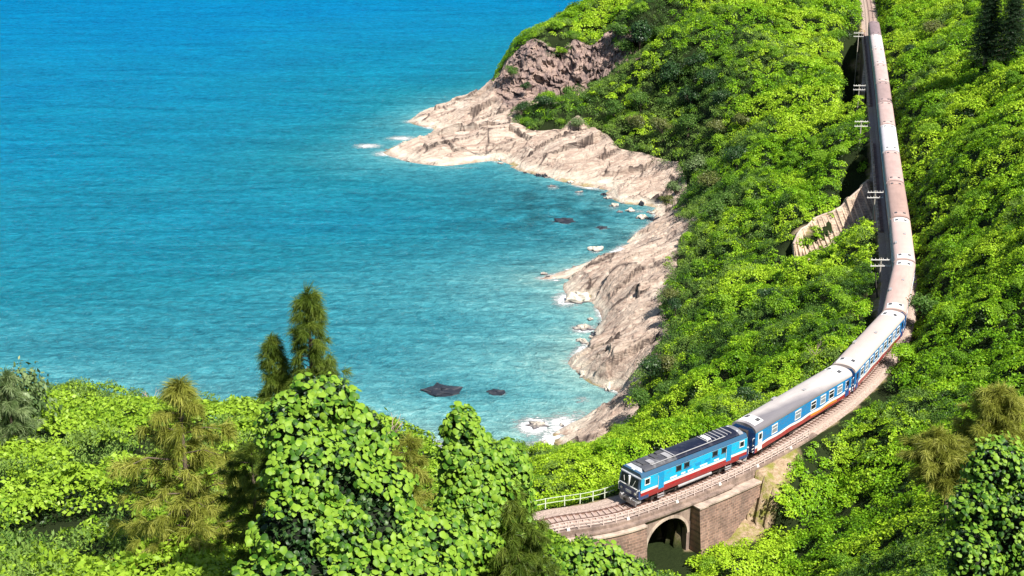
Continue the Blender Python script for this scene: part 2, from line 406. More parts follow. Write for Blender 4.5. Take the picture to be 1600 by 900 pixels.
def m_sea():
    m, n, b = newmat('sea_water'); v = geo(n)
    dp = attr(n, 'deep')
    patch = noise(n, mapping(n, v, (.010, .022, 1)), 1, 4, .6)
    dpp = mth(n, 'ADD', dp, mth(n, 'MULTIPLY', mth(n, 'SUBTRACT', patch, .5), .28))
    c = ramp(n, dpp, [(0.0, (.26, .42, .38)), (.26, (.10, .31, .34)), (.42, (.038, .225, .28)), (.58, (.009, .172, .245)), (.76, (.003, .168, .285)), (1, (.0, .150, .325))])
    reef = mth(n, 'MULTIPLY', attr(n, 'reef'), ramp(n, noise(n, v, .14, 6, .7), [(.38, 0), (.62, 1)]))
    c = mix(n, reef, c, (.010, .075, .10))
    # swell: long crests roughly parallel to the picture, chop on top
    w1 = noise(n, mapping(n, v, (.03, .11, 1), (0, 0, .10)), 1, 3, .5, .8)
    w2 = noise(n, mapping(n, v, (.33, .46, 1), (0, 0, .25)), 1, 6, .7, .5)
    w3 = noise(n, mapping(n, v, (.8, 1.1, 1), (0, 0, -.25)), 1, 5, .7, .5)
    h = mth(n, 'ADD', mth(n, 'ADD', mth(n, 'MULTIPLY', w1, 1.5), mth(n, 'MULTIPLY', w2, .9)), mth(n, 'MULTIPLY', w3, .32))
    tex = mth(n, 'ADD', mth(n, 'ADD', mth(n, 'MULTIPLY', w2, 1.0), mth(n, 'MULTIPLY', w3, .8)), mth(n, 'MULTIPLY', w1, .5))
    c = mix(n, 1.0, c, ramp(n, mth(n, 'MULTIPLY', tex, .4348), [(.36, (.42, .52, .57)), (.46, (.76, .81, .84)), (.53, (1.06, 1.05, 1.04)), (.64, (2.2, 1.5, 1.4))]), 'MULTIPLY')  # wave light painted into the colour: crests brightened, troughs darkened
    fo = attr(n, 'foam')
    fn = noise(n, mapping(n, v, (.45, 1.1, 1)), 1, 8, .8, 2.0)
    f = ramp(n, mth(n, 'ADD', mth(n, 'MULTIPLY', fo, .42), mth(n, 'MULTIPLY', fn, 1.0)), [(.72, 0), (.84, 1)])
    veil = ramp(n, mth(n, 'ADD', mth(n, 'MULTIPLY', fo, .5), mth(n, 'MULTIPLY', noise(n, mapping(n, v, (.5, 1.2, 1)), 1, 6, .7), .5)), [(.40, 0), (.7, .45)])
    c = mix(n, veil, c, (.42, .62, .62)); c = mix(n, f, c, (.88, .9, .9))
    lk(n, c, b.inputs['Base Color'])
    b.inputs['Roughness'].default_value = 1.0; gl = nd(n, 'ShaderNodeBsdfGlossy'); gl.inputs['Roughness'].default_value = .16; ms = nd(n, 'ShaderNodeMixShader')
    lk(n, mth(n, 'MULTIPLY', mth(n, 'SUBTRACT', 1.0, f), .022), ms.inputs[0]); lk(n, b.outputs[0], ms.inputs[1]); lk(n, gl.outputs[0], ms.inputs[2]); lk(n, ms.outputs[0], n.nodes['Material Output'].inputs[0])
    b.inputs['Specular IOR Level'].default_value = 0.0
    bb = bump(n, b, mth(n, 'ADD', h, mth(n, 'MULTIPLY', f, .2)), 1.0, 1.5); lk(n, bb.outputs[0], gl.inputs['Normal']); return m
M_SOIL, M_ROCK, M_SEA = m_soil(), m_rock(), m_sea()

# ================================================================ TERRAIN MESHES
def grid(xs, ys):
    X, Y = np.meshgrid(xs, ys); nx, ny = len(xs), len(ys)
    i = (np.arange(ny-1)[:, None]*nx+np.arange(nx-1)[None]).ravel()
    return X, Y, np.stack([i, i+1, i+nx+1, i+nx], 1)
bare_px = [(1300, 462, 1420, 530, .8), (1328, 140, 1352, 250, .9), (1230, 270, 1350, 420, 1.0), (1080, 690, 1250, 870, 1.0), (60, 668, 125, 700, 1.0), (640, 690, 700, 720, 1.0), (1130, 640, 1165, 668, .6), (1250, 540, 1300, 560, .6), (1340, 0, 1352, 60, .7), (1370, 400, 1400, 480, .7), (1370, 640, 1382, 655, .5)]
bare_poly = [PZ(a, b, z)[:2] for a, b, z in [(1085, 868, 23.5), (1110, 866, 23.5), (1155, 862, 23.6), (1195, 832, 24.8), (1228, 785, 26.3), (1248, 725, 28.3), (1246, 700, 29), (1222, 695, 30), (1160, 740, 28), (1085, 790, 28), (1000, 820, 28), (840, 860, 28), (840, 885, 25), (1000, 866, 24)]]
bare_blobs = [(1350, 484, 28.5, 3.6, .8), (1378, 462, 29, 2.0, .7), (1345, 190, 26, 2.2, .8), (1345, 150, 27, 2, .8), (1350, 235, 26, 2.4, .8), (1385, 425, 28.5, 2.2, .7), (92, 685, 57, 1.2, 1), (1150, 655, 22, 1.6, .8), (1276, 550, 26.5, 1.6, .7),
              (655, 705, 2, 5, 1), (700, 712, 4, 5, .8), (1340, 20, 29, 2.4, .7), (1342, 70, 28, 2.0, .7), (1250, 395, 19, 2.0, 1)]
def bare_of(x, y, d, arc, sd_):
    b = np.where(d < np.where(sd_ < 0, 2.0, 3.1), 1.0, 0.0)
    b = np.maximum(b, inpoly(x, y, bare_poly)*1.0)
    b = np.where((np.abs(arc-S_ARCH) < 2.6) & (sd_*d > -2.4) & (sd_*d < 2.6), 0, b)  # arch floor takes the near-black soil colour, painting its shade
    for px, py, z, r, s in bare_blobs:
        q = PZ(px, py, z); b = np.maximum(b, s*(1-sstep(.5*r, r*1.2, np.hypot(x-q[0], y-q[1]))))
    return b
def canopy(x, y):
    """height of the leafy mass above the soil, in mounds"""
    far = sstep(95, 190, y)
    b1 = 1-np.abs(2*vn(x/7+31, y/7+5, 3)-1); b2 = 1-np.abs(2*vn(x/2.9+3, y/2.9+9, 4)-1); b3 = vn(x/1.1, y/1.1, 6)
    big = vn(x/16+9, y/16, 8)
    hn = .2+.9*b1+.85*b2+.35*b3
    hf = .4+1.7*b1+2.1*b2+.6*b3+1.4*big
    hollow = sstep(.34, .56, fbm(x/8+17, y/8+4, 3, 21))
    return (hn*(.45+.55*hollow)*(1-far)+hf*(.42+.58*hollow)*.85*far)
xs = np.arange(-120, 250.1, .8); ys = np.arange(-30, 640.1, .8)
X, Y, F = grid(xs, ys)
Zg, Dg, Ag, Sg = ground(X, Y)
inr = inpoly(X, Y, rockpoly); rd = polydist(X, Y, rockpoly, True)[0]; rsd = np.where(inr, -rd, rd)
bare = bare_of(X, Y, Dg, Ag, Sg)
WDg = polydist(X, Y, RWL)[0]
_q = PD(860, 45, 438); cover = (.1+.9*sstep(1, 8, polydist(X, Y, bare_poly, True)[0]))*(.2+.8*sstep(12, 28, np.hypot(X-_q[0], Y-_q[1])))*sstep(0, 13, rsd)*sstep(3, 12, WDg)*(1-sstep(.15, .6, bare))*sstep(.5, 3.0, rsd)*sstep(3.2, 5.5, Dg)*(1-np.clip(pit_mask(Ag, Dg, Sg)/4, 0, 1))
Zs = Zg+cover*np.maximum(canopy(X, Y)*.55-.6, 0)*.9-1.6*sstep(2.4, .5, rsd)-2.6*sstep(.5, -2.5, rsd)
off_ = polydist(X, Y, coast)[0]*(~inpoly(X, Y, landpoly))
incl_ = inpoly(X, Y, [PZ(a, b, z)[:2] for a, b, z in [(776, 120, 9), (786, 92, 15), (850, 70, 22), (905, 55, 25), (955, 45, 27), (960, 80, 21), (1010, 96, 20), (960, 120, 16), (930, 135, 12), (880, 155, 8), (830, 172, 6), (790, 180, 4)]]); Zs -= 3.5*incl_
Zs -= np.clip(off_*1.5, 0, 4)+np.where(off_ > 0, .8, 0)
Zs += (.35*(fbm(X/1.7, Y/1.7, 4, 2)-.5))*sstep(3.0, 5, Dg)
V = np.stack([X.ravel(), Y.ravel(), Zs.ravel()], 1)
vis = (Zs.ravel() > -16)
F = F[vis[F].all(1)]
me = npmesh('hillside', V, F, True); fattr(me, 'bare', bare.ravel())
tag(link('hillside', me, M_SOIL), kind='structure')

# rock shelf and cliff: a finer sheet
cliffpoly = [PZ(a, b, z)[:2] for a, b, z in [(768, 150, 2), (776, 120, 9), (786, 92, 15), (850, 70, 22), (905, 55, 25), (955, 45, 27), (960, 80, 21), (1020, 86, 22), (1015, 104, 20), (960, 120, 16), (930, 135, 12), (880, 155, 8), (830, 172, 6), (800, 190, 4), (775, 172, 4)]]
def facets(x, y, s, tilt, off):
    ix = np.floor(x); iy = np.floor(y); d1 = np.full(x.shape, 9.0); d2 = d1.copy(); h = np.zeros(x.shape)
    for dx in (-1, 0, 1):
        for dy in (-1, 0, 1):
            cx = ix+dx; cy = iy+dy; ex = x-cx-_h(cx, cy, s); ey = y-cy-_h(cx, cy, s+5); d = np.hypot(ex, ey)
            hh = (_h(cx, cy, s+9)-.5)*off+ex*(_h(cx, cy, s+11)-.5)*tilt+ey*(_h(cx, cy, s+13)-.5)*tilt
            m = d < d1; d2 = np.where(m, d1, np.minimum(d2, d)); h = np.where(m, hh, h); d1 = np.where(m, d, d1)
    return h, d2-d1
def rockz(x, y):
    z = z_nat(x, y); a = math.radians(20)
    u = x*math.cos(a)+y*math.sin(a); v = -x*math.sin(a)+y*math.cos(a)
    wv = 1.6*fbm(u*.05, v*.05, 3, 40)
    t = v*.21+wv*1.5+u*.012; fr = t-np.floor(t); am = _h(np.floor(t), np.floor(t)*0, 3)
    saw = np.where(fr < .86, fr/.86, (1-fr)/.14)*(.35+1.1*am)
    t2 = v*.75+wv*3+u*.05; fr2 = t2-np.floor(t2); saw2 = np.where(fr2 < .8, fr2/.8, (1-fr2)/.2)*_h(np.floor(t2), np.floor(t2)*0, 8)
    d1, d2, iv = worley(u*.11+wv, v*.22+wv, 12)
    cr = -.5*sstep(.05, .0, d2-d1)*(vn(u*.08, v*.1, 77) > .5)
    e1, e2, iv2 = worley(u*.3+wv, v*.75, 22)
    det = 2.5*saw+1.1*saw2+.5*(iv-.5)+.25*(iv2-.5)+.9*(fbm(u*.06, v*.2, 4, 50)-.5)+.14*fbm(u*.6, v*2.2, 4, 51)
    edge1 = sstep(.80, .90, fr)*(1-sstep(.97, 1.0, fr))*(am > .25)*(vn(u*.10, v*.05+4, 62) > .42)
    edge2 = sstep(.74, .86, fr2)*(1-sstep(.95, 1.0, fr2))*(_h(np.floor(t2), np.floor(t2)*0, 8) > .5)*(vn(u*.22, v*.3, 63) > .55)
    crk = np.clip(np.maximum(edge1, edge2*.8), 0, 1)
    wx = 2.2*(fbm(u*.13, v*.13, 3, 41)-.5); wy = 2.2*(fbm(u*.13+9, v*.13, 3, 42)-.5)
    f1, g1 = facets(u*.085+wx*.3, v*.20+wy*.3, 201, 4.2, 1.6); f2, g2 = facets(u*.26+wx*.3, v*.55+wy*.4, 202, 1.5, .65); f3, g3 = facets(u*.8+wx, v*1.5+wy, 203, .45, .18)
    det = det*.45+.75*f1+.5*f2+.45*f3+.2
    crk = np.clip(crk*.55+sstep(.07, .01, g1)*(vn(u*.10, v*.12, 77) > .38)+.8*sstep(.10, .02, g2)*(vn(u*.2, v*.2, 78) > .60), 0, 1)
    inc = inpoly(x, y, cliffpoly); cd_ = polydist(x, y, cliffpoly, True)[0]; cf = sstep(-1.5, 1.5, np.where(inc, cd_, -cd_))
    w1, w2, w3 = worley(x*.17+fbm(x*.1, y*.1, 3, 60), y*.28+fbm(x*.1, y*.1, 3, 61), 31)
    q1, q2, q3 = worley(x*.45+wv, y*.7+wv, 37); r1, r2, r3 = worley(x*1.1, y*1.6+wv, 38)
    cdet = 1.6*(w3-.45)+.6*(q3-.5)
    return z, det, cdet, cf, crk
bx = np.array(rockpoly); xs = np.arange(bx[:, 0].min()-3, bx[:, 0].max()+3, .33); ys = np.arange(bx[:, 1].min()-3, bx[:, 1].max()+3, .33)
X, Y, F = grid(xs, ys)
inr = inpoly(X, Y, rockpoly); rd = polydist(X, Y, rockpoly, True)[0]; rsd = np.where(inr, -rd, rd)
z, det, cdet, cf, crk = rockz(X, Y)
fade = sstep(1.2, -1.6, rsd)
zz = z+fade*((det-.9)*(1-cf)+cdet*cf)*(.55+.45*sstep(0, 3, z)) - sstep(.3, 2.6, rsd)*1.2
keepv = (rsd < 2.6).ravel(); F = F[keepv[F].all(1)]
idx = -np.ones(keepv.size, int); used = np.unique(F); idx[used] = np.arange(len(used))
jx = (vn(X*1.3, Y*1.3, 70)-.5)*cf*1.2; jy = (vn(X*1.3+50, Y*1.3, 71)-.5)*cf*1.2
tz = z+.22*X; k1, k2, k3 = worley(X*.16+.06*tz, tz*.42, 61); p1, p2, p3 = worley(X*.42, tz*.95, 62); o1, o2, o3 = worley(X*1.0, tz*2.0, 63)
yd = cf*(2.6*(k3-.5)+1.3*(p3-.5)+.5*(o3-.5)+1.1*sstep(.10, .0, k2-k1)+.6*sstep(.12, 0, p2-p1))
V = np.stack([(X+jx).ravel(), (Y+jy+yd).ravel(), zz.ravel()], 1)[used]
me = npmesh('rocky_shore', V, idx[F], False); fattr(me, 'cliff', cf.ravel()[used]); fattr(me, 'crk', (crk*(1-cf)*(z > .6)).ravel()[used])
me.polygons.foreach_set('use_smooth', np.zeros(len(me.polygons), bool))
tag(link('rocky_shore', me, M_ROCK), kind='structure')
print('rock tris', len(F)*2)

# ================================================================ SEA
def nonuni(segs):
    out = []
    for a, b, s in segs: out.append(np.arange(a, b, s))
    return np.concatenate(out+[[segs[-1][1]]])
xs = nonuni([(-9000, -1000, 1000), (-1000, -200, 50), (-200, -60, 5), (-60, 62, .7), (62, 120, 4), (120, 1000, 80), (1000, 9001, 1000)])
ys = nonuni([(-500, 100, 100), (100, 180, 8), (180, 300, .7), (300, 450, 1.0), (450, 700, 10), (700, 1500, 50), (1500, 20001, 1500)])
X, Y, F = grid(xs, ys)
sdist = polydist(X, Y, coast[2:])[0]; onland = inpoly(X, Y, landpoly)
sdist = np.where(onland, 0, sdist)
deep = np.clip(.02+.30*(1-np.exp(-sdist/14))+.22*np.clip((Y-200)/140, 0, 1.1)+.32*(1-np.exp(-sdist/90))+.25*np.clip((Y-330)/500, 0, 1), 0, 1)
foam = 1.0*np.exp(-(sdist/1.7)**1.2)*(.2+.8*vn(X*.16, Y*.16, 80))
rocks_px = [(882, 345, 2.6, .35), (940, 356, 1.6, .3), (931, 391, 1.5, .8), (903, 470, 2.6, .9), (913, 513, 1.8, .35), (690, 611, 3.2, .35), (774, 613, 1.8, .3), (838, 664, 1.6, .3), (862, 291, 1.0, .4), (905, 300, 1.0, .4), (960, 322, 1.1, .5), (985, 330, 1.2, .5), (968, 331, .9, .4), (1003, 341, 1.3, .5), (950, 310, 1.0, .5)]
spots = [(575, 228, 5, 2.2, .85), (628, 216, 5.5, 2.2, .85), (650, 190, 4.5, 2.0, .9), (600, 240, 4, 2.5, .8), (640, 250, 4, 1.2, .6), (885, 468, 3.2, 3.4, 1.0), (912, 514, 2.8, 1.8, 1.0), (835, 666, 3.6, 2.6, 1.1), (880, 664, 3.8, 3.2, 1.0), (862, 688, 3.0, 3.4, 1.0), (965, 300, 3, 1.5, .6), (1000, 330, 2.5, 1.5, .6), (870, 430, 3, 1.2, .6), (850, 700, 4, 2.5, .9), (905, 648, 3, 1.6, .6),
         (652, 700, 4.5, 3, 1.0), (690, 705, 6, 3, .9), (910, 624, 2.0, 1.6, .6), (882, 346, 2.6, 1.8, .55), (940, 356, 1.7, 1.4, .6), (930, 393, 1.6, 1.2, .7), (958, 325, 2.0, 1.6, .6), (865, 293, 2.0, 1.4, .7), (905, 303, 2.0, 1.2, .6), (700, 612, 1.6, 1.3, .5), (782, 615, 1.6, 1.0, .6), (850, 440, 2, 1, .4), (720, 262, 8, 1.0, .5)]
for px, py, rx, ry, s in spots:
    q = PZ(px, py, 0); foam = np.maximum(foam, s*np.exp(-(((X-q[0])/rx)**2+((Y-q[1])/(ry*1.6))**2)))
reef = np.zeros(X.shape)
for px, py, rx, ry, s in [(880, 330, 24, 30, 1.0), (930, 300, 16, 14, 1.0), (960, 370, 12, 18, .85), (850, 410, 12, 20, .5), (690, 611, 5, 4, .9), (775, 614, 3, 3, .8), (850, 560, 6, 14, .25), (800, 290, 20, 10, .5), (900, 350, 10, 8, .6)]:
    q = PZ(px, py, 0); reef = np.maximum(reef, s*np.exp(-(((X-q[0])/rx)**2+((Y-q[1])/ry)**2)))
V = np.stack([X.ravel(), Y.ravel(), np.zeros(X.size)], 1)
me = npmesh('sea', V, F, True); fattr(me, 'deep', deep.ravel()); fattr(me, 'foam', foam.ravel()); fattr(me, 'reef', reef.ravel())
tag(link('sea', me, M_SEA), kind='structure')
def m_boulder():
    m, n, b = newmat('wet_boulder'); v = geo(n); f = noise(n, v, .9, 6, .7)
    s = nd(n, 'ShaderNodeSeparateXYZ'); lk(n, v, s.inputs[0])
    wet = ramp(n, mth(n, 'ADD', s.outputs[2], mth(n, 'MULTIPLY', f, .5)), [(.3, 1), (.7, 0)])
    c = mix(n, wet, ramp(n, f, [(.3, (.34, .29, .24)), (.7, (.66, .6, .5))]), (.05, .045, .06))
    lk(n, mix(n, attr(n, 'dark', 'OBJECT'), c, (.016, .020, .03)), b.inputs['Base Color']); b.inputs['Roughness'].default_value = .55; bump(n, b, f, .6, .3); return m
M_BOULDER = m_boulder()
def boulder_mesh(seed, rx, ry, rz):
    mb = MB(); n1, n2 = 14, 8; Vv = []
    for j in range(n2+1):
        t = math.pi*.62*j/n2
        for i in range(n1):
            p = 2*math.pi*i/n1; a, b_, c_ = math.sin(t)*math.cos(p), math.sin(t)*math.sin(p), math.cos(t)
            k = 1+.5*(float(fbm(np.array(a*1.6+seed*7.), np.array(b_*1.6+c_*1.3), 3, seed))-.5)*1.4
            k *= 1+.35*math.sin(5*p+seed)*math.sin(3*t+seed); k = round(k*6)/6*.7+k*.3
            Vv.append((a*rx*k, b_*ry*k, c_*rz*k))
    Ff = [(j*n1+i, j*n1+(i+1) % n1, (j+1)*n1+(i+1) % n1, (j+1)*n1+i) for j in range(n2) for i in range(n1)]
    mb.add(Vv, Ff); return mb
blab = ['low dark rock awash in the cove, the one nearest its dark upper water', 'small rock awash right of the dark one in the cove', 'pale grey boulder in the water off the upper rock shelf', 'large pale boulder in white foam below the pointed rock spur', 'flat rock awash in foam below the pale boulder', 'larger dark rock breaking the surface in the open bay', 'smaller dark rock breaking the surface in the open bay', 'foam-washed rock off the lowest rock slab',
        'little pale stone at the foot of the headland shelf, farthest left of its row', 'little pale stone second in the row below the headland shelf', 'pale boulder near the corner of the cove', 'boulder in the innermost shallow corner of the cove', 'small stone beside the cove corner boulder', 'pale boulder touching the shelf at the cove head', 'small stone under the edge of the headland shelf']
for i, ((px, py, r, h), lb) in enumerate(zip(rocks_px, blab)):
    q = PZ(px, py, 0); o = boulder_mesh(i+3, r, r*.75, r*((.16 if i in (0, 1, 5, 6) else .28) if h < .5 else .6)).build('sea_rock', M_BOULDER, None, (q[0], q[1], -.05 if h > .32 else -.1))
    o['dark'] = 1.0 if i in (0, 1, 5, 6) else 0.0
    tag(o, lb, 'rock', 'rocks standing in the bay')

# ================================================================ LEAF CLUMPS AND SCATTER
def leaf_mat(name, cols, trans=.32, rough=.45, var=.35, spec=.35):
    """cols: (dark, mid, light) base colours of the leaves"""
    m, n, b = newmat(name); n.nodes.remove(b)
    lv = attr(n, 'lv'); t = attr(n, 'tint', 'INSTANCER'); g = geo(n)
    f = mth(n, 'ADD', mth(n, 'MULTIPLY', lv, var), mth(n, 'MULTIPLY', noise(n, g, .12, 3), .35))
    f = mth(n, 'ADD', f, mth(n, 'MULTIPLY', t, .5))
    c = ramp(n, f, [(.18, cols[0]), (.5, cols[1]), (.85, cols[2])])
    o = nd(n, 'ShaderNodeOutputMaterial'); p = nd(n, 'ShaderNodeBsdfPrincipled')
    p.inputs['Roughness'].default_value = rough; p.inputs['Specular IOR Level'].default_value = spec
    lk(n, c, p.inputs['Base Color'])
    tr = nd(n, 'ShaderNodeBsdfTranslucent'); lk(n, mix(n, .35, c, (cols[2][0]*1.3, cols[2][1]*1.25, cols[2][2]*.6)), tr.inputs[0])
    ms = nd(n, 'ShaderNodeMixShader'); ms.inputs[0].default_value = trans
    lk(n, p.outputs[0], ms.inputs[1]); lk(n, tr.outputs[0], ms.inputs[2]); lk(n, ms.outputs[0], n.nodes['Material Output'].inputs[0] if 'Material Output' in n.nodes else o.inputs[0])
    return m
M_VINE = leaf_mat('vine_leaf', ((.045, .14, .006), (.185, .385, .012), (.39, .57, .03)), spec=.2)
M_SCRUB = leaf_mat('scrub_leaf', ((.014, .045, .010), (.06, .14, .02), (.17, .27, .05)), trans=.2, spec=.2)
M_VINENEAR = leaf_mat('near_creeper_leaf', ((.02, .07, .005), (.12, .25, .012), (.30, .46, .035)), spec=.25, var=.5)
M_UNDERG = leaf_mat('undergrowth_leaf', ((.010, .03, .006), (.04, .09, .012), (.08, .15, .02)), trans=.2)  # low leaves coloured very dark to paint the shade in hollows
M_VINEBIG = leaf_mat('broad_leaf', ((.016, .06, .006), (.07, .18, .012), (.21, .35, .03)), trans=.22, rough=.5, spec=.22, var=.6)
M_NEEDLE = leaf_mat('needle', ((.035, .065, .008), (.10, .16, .02), (.22, .28, .045)), trans=.35, spec=.15)
M_NEEDLEB = leaf_mat('brown_needle', ((.10, .12, .015), (.26, .29, .045), (.46, .47, .11)), trans=.35, spec=.15)
M_NEEDLED = leaf_mat('dark_needle', ((.008, .022, .008), (.02, .048, .016), (.05, .085, .03)), trans=.15, spec=.15)
def clump(n, R, H, L, seed, wide=.8, up=.75, pend=0.0):
    """n leaves on and in a dome; returns V, F(quads), lv per vertex"""
    r = np.random.default_rng(seed)
    th = r.uniform(0, 2*np.pi, n); u = r.uniform(0, 1, n)**.5; rr = R*u*(.6+.4*r.uniform(0, 1, n))
    hz = H*np.sqrt(np.clip(1-(rr/R)**2, 0, 1))*r.uniform(.35, 1.0, n)
    P = np.stack([rr*np.cos(th), rr*np.sin(th), hz], 1)
    nrm = np.stack([rr/R*np.cos(th)*.6, rr/R*np.sin(th)*.6, np.full(n, up)], 1)+r.normal(0, .38, (n, 3))
    nrm[:, 2] = np.abs(nrm[:, 2])+.05; nrm /= np.linalg.norm(nrm, axis=1)[:, None]
    a = np.cross(nrm, r.normal(0, 1, (n, 3))); a /= np.linalg.norm(a, axis=1)[:, None]; b = np.cross(nrm, a)
    l = L*r.uniform(.65, 1.25, n)[:, None]; ww = l*wide
    V = np.stack([P-a*l*.5, P+b*ww*.42-nrm*l*.10, P+a*l*.55-nrm*l*.18*0, P-b*ww*.42-nrm*l*.10], 1).reshape(-1, 3)
    F = np.arange(4*n).reshape(-1, 4); lv = np.repeat(r.uniform(0, 1, n), 4)
    return V, F, lv
def tuft(n, L, seed, spread=.5, droop=.8, wd=.012):
    """casuarina spray: thin drooping needles from a short twig"""
    r = np.random.default_rng(seed); V = []; F = []; lv = []
    base = np.zeros((n, 3)); base[:, 0] = r.uniform(-.1, .6, n)*L; base[:, 1:] = r.normal(0, .06*L, (n, 2))
    th = r.uniform(0, 2*np.pi, n)
    d = np.stack([.6+r.normal(0, .35, n), np.cos(th)*spread, np.sin(th)*spread*.7+.25-droop*r.uniform(0, 1, n)], 1); d /= np.linalg.norm(d, axis=1)[:, None]
    l = L*r.uniform(.5, 1.1, n)[:, None]; mid = base+d*l*.5; end = base+d*l; end[:, 2] -= (droop*.35*l[:, 0])
    s = np.cross(d, r.normal(0, 1, (n, 3))); s /= np.linalg.norm(s, axis=1)[:, None]; s *= wd
    V = np.stack([base-s, base+s, mid+s, mid-s, end+s*.3, end-s*.3], 1).reshape(-1, 3)
    k = np.arange(n)[:, None]*6; F = np.concatenate([k+np.array([0, 1, 2, 3]), k+np.array([3, 2, 4, 5])], 0)
    return V, F, np.repeat(r.uniform(0, 1, n), 6)
_gn = {}
def scatter_tree(nk):
    if nk in _gn: return _gn[nk]
    g = bpy.data.node_groups.new('leaf_scatter', 'GeometryNodeTree'); _gn[nk] = g
    g.interface.new_socket('Geometry', in_out='INPUT', socket_type='NodeSocketGeometry'); g.interface.new_socket('Geometry', in_out='OUTPUT', socket_type='NodeSocketGeometry')
    N_ = g.nodes; L_ = g.links; gi = N_.new('NodeGroupInput'); go = N_.new('NodeGroupOutput')
    def named(nm, dt):
        a = N_.new('GeometryNodeInputNamedAttribute'); a.data_type = dt; a.inputs['Name'].default_value = nm; return a.outputs['Attribute']
    def sel(k):
        c_ = N_.new('FunctionNodeCompare'); c_.data_type = 'FLOAT'; c_.operation = 'EQUAL'
        L_.new(named('kid', 'FLOAT'), c_.inputs[0]); c_.inputs[1].default_value = k
        for i in c_.inputs:
            if i.name == 'Epsilon': i.default_value = .1
        s_ = N_.new('GeometryNodeSeparateGeometry'); s_.domain = 'POINT'; L_.new(gi.outputs[0], s_.inputs[0]); L_.new(c_.outputs[0], s_.inputs[1]); return s_.outputs[0]
    j = N_.new('GeometryNodeJoinGeometry')
    for k in range(nk):
        gg = N_.new('GeometryNodeGeometryToInstance'); L_.new(sel(k), gg.inputs[0]); L_.new(gg.outputs[0], j.inputs[0])
    ip = N_.new('GeometryNodeInstanceOnPoints'); L_.new(sel(-1), ip.inputs['Points']); L_.new(j.outputs[0], ip.inputs['Instance'])
    ip.inputs['Pick Instance'].default_value = True; L_.new(named('pick', 'INT'), ip.inputs['Instance Index'])
    L_.new(named('rot', 'FLOAT_VECTOR'), ip.inputs['Rotation']); L_.new(named('scl', 'FLOAT_VECTOR'), ip.inputs['Scale'])
    L_.new(ip.outputs[0], go.inputs[0]); return g
def scatter(name, clumps, P, rot, scl, tint, mats, parent=None, pick=None):
    V = []; F = []; lv = []; kid = []; mi = []; off = 0
    for k, c_ in enumerate(clumps):
        v, f, l = c_[:3]; V.append(v); F.append(f+off); lv.append(l); kid.append(np.full(len(v), k)); mi += [c_[3] if len(c_) > 3 else 0]*len(f); off += len(v)
    V.append(P); n = len(P); lv.append(np.zeros(n)); kid.append(np.full(n, -1))
    V = np.concatenate(V); F = np.concatenate(F)
    me = npmesh(name, V, F, False, mi); z = len(V)-n
    fattr(me, 'lv', np.concatenate(lv)); fattr(me, 'kid', np.concatenate(kid))
    vattr(me, 'rot', np.concatenate([np.zeros((z, 3)), rot])); s3 = scl if scl.ndim == 2 else np.repeat(scl[:, None], 3, 1)
    vattr(me, 'scl', np.concatenate([np.zeros((z, 3)), s3])); fattr(me, 'tint', np.concatenate([np.zeros(z), tint]))
    a = me.attributes.new('pick', 'INT', 'POINT'); pk = rng.integers(0, len(clumps), n) if pick is None else pick
    a.data.foreach_set('value', np.concatenate([np.zeros(z), pk]).astype(np.int32))
    o = link(name, me, mats, parent); md = o.modifiers.new('scatter', 'NODES'); md.node_group = scatter_tree(len(clumps)); return o

# ground cover over the whole hillside
holes = [(1505, 270, 36.0, 2.2, 3.2), (1585, 225, 43, 2, 2.5), (1592, 170, 43, 1.5, 2.5), (1325, 295, 21, 2.5, 2.2), (1300, 318, 21, 2.2, 1.5), (200, 800, None, 1.4, .8), (175, 822, None, 1.4, .7), (330, 800, None, .9, .6), (1420, 520, 31, 1.2, 1.5), (1400, 545, 31, 1.0, 1.2), (1450, 440, 32.5, 1.2, 1.6),
         (300, 770, None, .7, .6), (1210, 490, 21, 2.0, 1.2), (1180, 500, 20, 1.5, .8), (930, 60, 28, 0, 0), (1150, 250, 17, 1.5, 1.5), (60, 860, None, 1.2, .6), (1440, 150, 33, 1.6, 2.5), (1415, 80, 31.5, 1.2, 3.0), (1430, 60, 31.5, 1.2, 2.5), (1520, 215, 40, 1, 1.4), (1560, 870, None, 1.2, 1.2), (1490, 860, None, 1.2, 1.0)]
def ground1(px, py):
    """march the view ray to the terrain"""
    x, dy, dz = ray(px, py); t = np.linspace(20, 520, 1500)/dy
    X_, Y_, Z_ = x*t, dy*t, CZ+dz*t; g = ground(X_, Y_)[0]; k = np.argmax(Z_ < g); return np.array([X_[k], Y_[k], g[k]])
